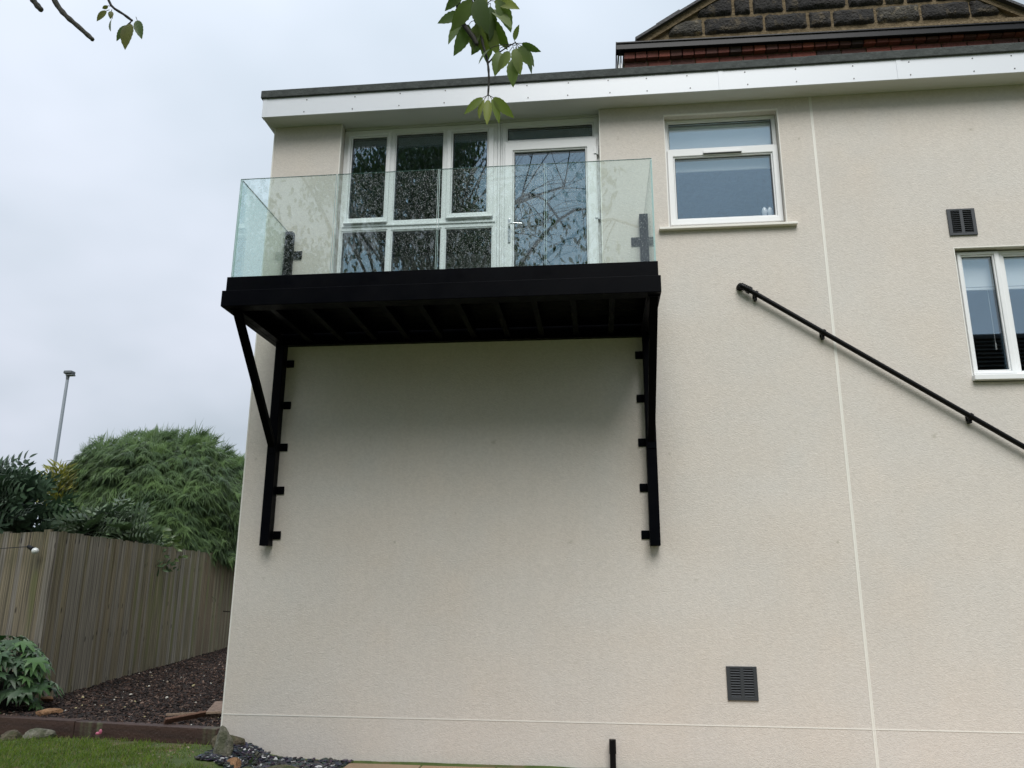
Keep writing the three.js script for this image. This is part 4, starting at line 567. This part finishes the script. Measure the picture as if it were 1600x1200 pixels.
  // node, then [angle from straight down, length, turn about its own midrib, material] per leaf
  const spray = (x, y, z, list, wide = 1) => list.forEach(([deg, len, roll, mi, dx = 0, dy = 0, dz = 0], k) => {
    const a = deg * Math.PI / 180, n = V(x + dx, y + dy, z + dz), pl = 0.022 * (len > 0.06 ? 1 : 0.5), st = V(Math.sin(a * 1.25) * pl, -Math.cos(a * 1.25) * pl, 0.004), s = n.clone().add(st), d = V(Math.sin(a), -Math.cos(a), 0.25 * Math.sin(roll * 2 + k));
    part('stalk', Math.hypot(dx, dy) < 0.02 ? rod(n, s, 0.0013, 0.0012, 5) : limb([V(x + dx * 0.2, y + dy * 0.4, z), n.clone().lerp(s, 0.2), s], 0.0014, 0.0011, 5, 3), M.twig, t); const m = place('leaf', shapes[k % 3], mats[mi], t, s); m.quaternion.setFromUnitVectors(V(0, -1, 0), d.normalize()).multiply(new THREE.Quaternion().setFromAxisAngle(up, roll)); m.scale.set(wide * len / 0.1, len / 0.1, len / 0.1);
  });
  spray(-0.353, 1.672, Z, [[-46, 0.088, 0.25, 1], [-22, 0.070, -0.5, 3, -0.004], [0, 0.105, 0.1, 3], [20, 0.088, 0.45, 1, 0.004], [42, 0.10, -0.3, 1]]);
  spray(-0.256, 1.868, 4.41, [[-22, 0.090, 0.5, 1, -0.012, -0.015], [-6, 0.110, -0.2, 0, 0, -0.04], [8, 0.085, 0.8, 3], [24, 0.098, -0.5, 0], [42, 0.085, 0.6, 0], [62, 0.075, -0.7, 2], [165, 0.055, 0.9, 1], [-5, 0.098, 0.3, 0, -0.055, -0.012], [-40, 0.07, -0.8, 2, -0.075, -0.005], [14, 0.10, 0.2, 1, -0.01, -0.02, 0.02], [33, 0.09, 0.9, 2, 0.005, 0, -0.02]], 1.2);
  spray(-0.40, 2.00, 4.38, [[-70, 0.10, 0.3, 2, -0.03, 0.03], [-42, 0.12, -0.4, 0, -0.02, 0.03], [-22, 0.13, 0.6, 2, -0.02], [-6, 0.115, -0.3, 0], [8, 0.13, 0.4, 0, 0.02], [22, 0.125, 0.1, 1, 0.02], [34, 0.13, -0.5, 0, 0.02, 0.02], [48, 0.12, 0.5, 1, 0.03, 0.05], [60, 0.11, -0.2, 3, 0.04, 0.08], [4, 0.12, 0.9, 2, 0.05, 0.05, 0.03], [30, 0.12, 0.4, 0, 0.06, 0.08, 0.02], [-55, 0.10, 0.2, 2, -0.02, 0.10, 0.04], [18, 0.12, -0.6, 1, -0.01, -0.02, 0.03], [-12, 0.10, 0.7, 2, 0.02, -0.02, -0.02], [80, 0.09, 0.4, 1, 0.03, 0.11, 0.02], [-32, 0.13, 0.5, 0, 0.0, 0.06, 0.05], [12, 0.14, -0.3, 2, 0.0, 0.07, 0.05], [40, 0.13, 0.3, 1, 0.01, 0.03, -0.03], [-15, 0.12, -0.5, 1, 0.04, 0.10, 0.03]], 1.32);
  spray(-1.737, 2.098, Z, [[-26, 0.075, 0.3, 2, 0, -0.01], [-2, 0.112, 0.1, 4], [22, 0.098, 0.15, 2, 0.015, 0.010], [-14, 0.06, 0.6, 4, -0.015, -0.02]], 1.2);
  spray(-1.826, 2.15, Z, [[-40, 0.055, 0.2, 4, -0.01, 0.0], [8, 0.035, 0.5, 4], [2, 0.06, -0.7, 2, 0.008, -0.035], [-75, 0.03, 0.9, 4, -0.005, 0.015]], 1.5);
  spray(-2.33, 2.11, Z, [[28, 0.085, 0.2, 1]], 1.4);
}
for (const [x, z, rx, ry, cy, k, label] of [[-10.0, 16, 3.6, 6.0, 5.6, 1, 'broad leafy tree farthest left behind the viewer'], [-4.4, 18, 3.6, 6.2, 5.6, 2, 'tall leafy tree behind the cherry, mirrored in the balcony windows'], [2.6, 19, 3.2, 4.2, 3.2, 3, 'lower leafy tree mirrored at the foot of the balcony door']]) {
  const t = thing('garden_tree', label, 'tree', [x, -1.45, z], 'trees behind the viewer'), q = rng(900 + k), ms = [], cs = [], br = [limb([V(x, -1.5, z), V(x + 0.2, 1, z), V(x, cy, z)], 0.24, 0.12, 9)];
  for (let i = 0; i < 9; i++) { const a = i * 2.4, y = 0.6 + i * 0.4; br.push(limb([V(x, y, z), V(x + rx * 0.4 * Math.cos(a), y + 1, z + rx * 0.4 * Math.sin(a)), V(x + rx * 0.75 * Math.cos(a), y + 1.9, z + rx * 0.75 * Math.sin(a))], 0.09, 0.02, 6)); } part('trunk', br, M.bark, t);
  for (let c = 0; c < 170; c++) { const a = q() * 6.283, v = q() * 2 - 1, s = Math.sqrt(1 - v * v), r = 0.45 + 0.55 * q(), c0 = V(x + rx * s * r * Math.cos(a), cy + ry * v * r, z + rx * s * r * Math.sin(a)); for (let i = 0; i < 70; i++) { const o = V(q() + q() - 1, q() + q() - 1, q() + q() - 1); ms.push(aim(c0.clone().addScaledVector(o, 1.0), V((q() - 0.5) * 1.6, -0.7, (q() - 0.5) * 1.6), q() * 6.28, 1.5 + q())); cs.push(shade(q, [0.025, 0.05, 0.012], [0.065, 0.11, 0.025])); } }
  swarm('crown', prep(leafGeo(0.12, 0.06, 0.3, 0.5, 0, 3), true), leafMat([1, 1, 1], 0.3, 0.4), ms, t, cs);
}
// ------------------------------------------------------------------ neighbour's house behind the viewer, mirrored in the right hand window
{
  const t = thing('neighbour_house', 'brick neighbouring house with dark tiled roof mirrored in the right hand window', 'house', [15, -1.5, 24]); t.position.y += 1.35;
  const wallM = std([0.22, 0.12, 0.085], 0.9, { map: brickTex });
  part('wall', [slab([[9, -3], [22, -3], [22, 4.2], [9, 4.2]], [rect(10.5, 12.2, 0.2, 1.6), rect(10.5, 12.2, 2.4, 3.7), rect(18, 19.8, 0.2, 1.6), rect(18, 19.8, 2.4, 3.7)], -0.15, 0.15).rotateY(Math.PI).translate(31, 0, 20), box(9, 22, -3, 4.2, 26.7, 27), box(9, 9.3, -3, 4.2, 20.16, 26.69), box(21.7, 22, -3, 4.2, 20.16, 26.69)], wallM, t);
  for (const [a, b, c, d] of [[11.2, 13, 0.2, 1.6], [11.2, 13, 2.4, 3.7], [18.8, 20.5, 0.2, 1.6], [18.8, 20.5, 2.4, 3.7]]) { const w = part('window', frame([a, b, c, d], [[a + 0.08, (a + b) / 2 - 0.04, c + 0.08, d - 0.08], [(a + b) / 2 + 0.04, b - 0.08, c + 0.08, d - 0.08]], 19.95, 20.02), M.upvc, t); part('pane', new THREE.PlaneGeometry(b - a - 0.1, d - c - 0.1).translate((a + b) / 2, (c + d) / 2, 19.99), M.pane, w); }
  const roofM = std(C(1, 1, 1), 0.75, { map: roofTileTex, bumpMap: grain, bumpScale: 0.01 }), r = part('roof', [bar(V(15.5, 4.1, 19.6), V(15.5, 7.95, 23.5), 13.6, 0.08, 0), bar(V(15.5, 4.1, 27.4), V(15.5, 7.95, 23.5), 13.6, 0.08, 0), rod(V(8.7, 8.0, 23.5), V(22.3, 8.0, 23.5), 0.12)], roofM, t);
  for (let k = 0; k < 18; k++) { const f = k / 18, y = lerp(4.14, 8.0, f), z = lerp(19.55, 23.45, f); part('tile_course', bar(V(8.7, y + 0.05, z), V(22.3, y + 0.05, z), 0.05, 0.34, 0).translate(0, 0, 0), roofM, r); }
  part('gable_wall', [slab([[20, 4.2], [27, 4.2], [23.5, 7.85]], [], 0, 0.3).rotateY(-Math.PI / 2).translate(9.3, 0, 0), slab([[20, 4.2], [27, 4.2], [23.5, 7.85]], [], 0, 0.3).rotateY(-Math.PI / 2).translate(22, 0, 0)], wallM, t);
}
renderer.render(scene, camera);
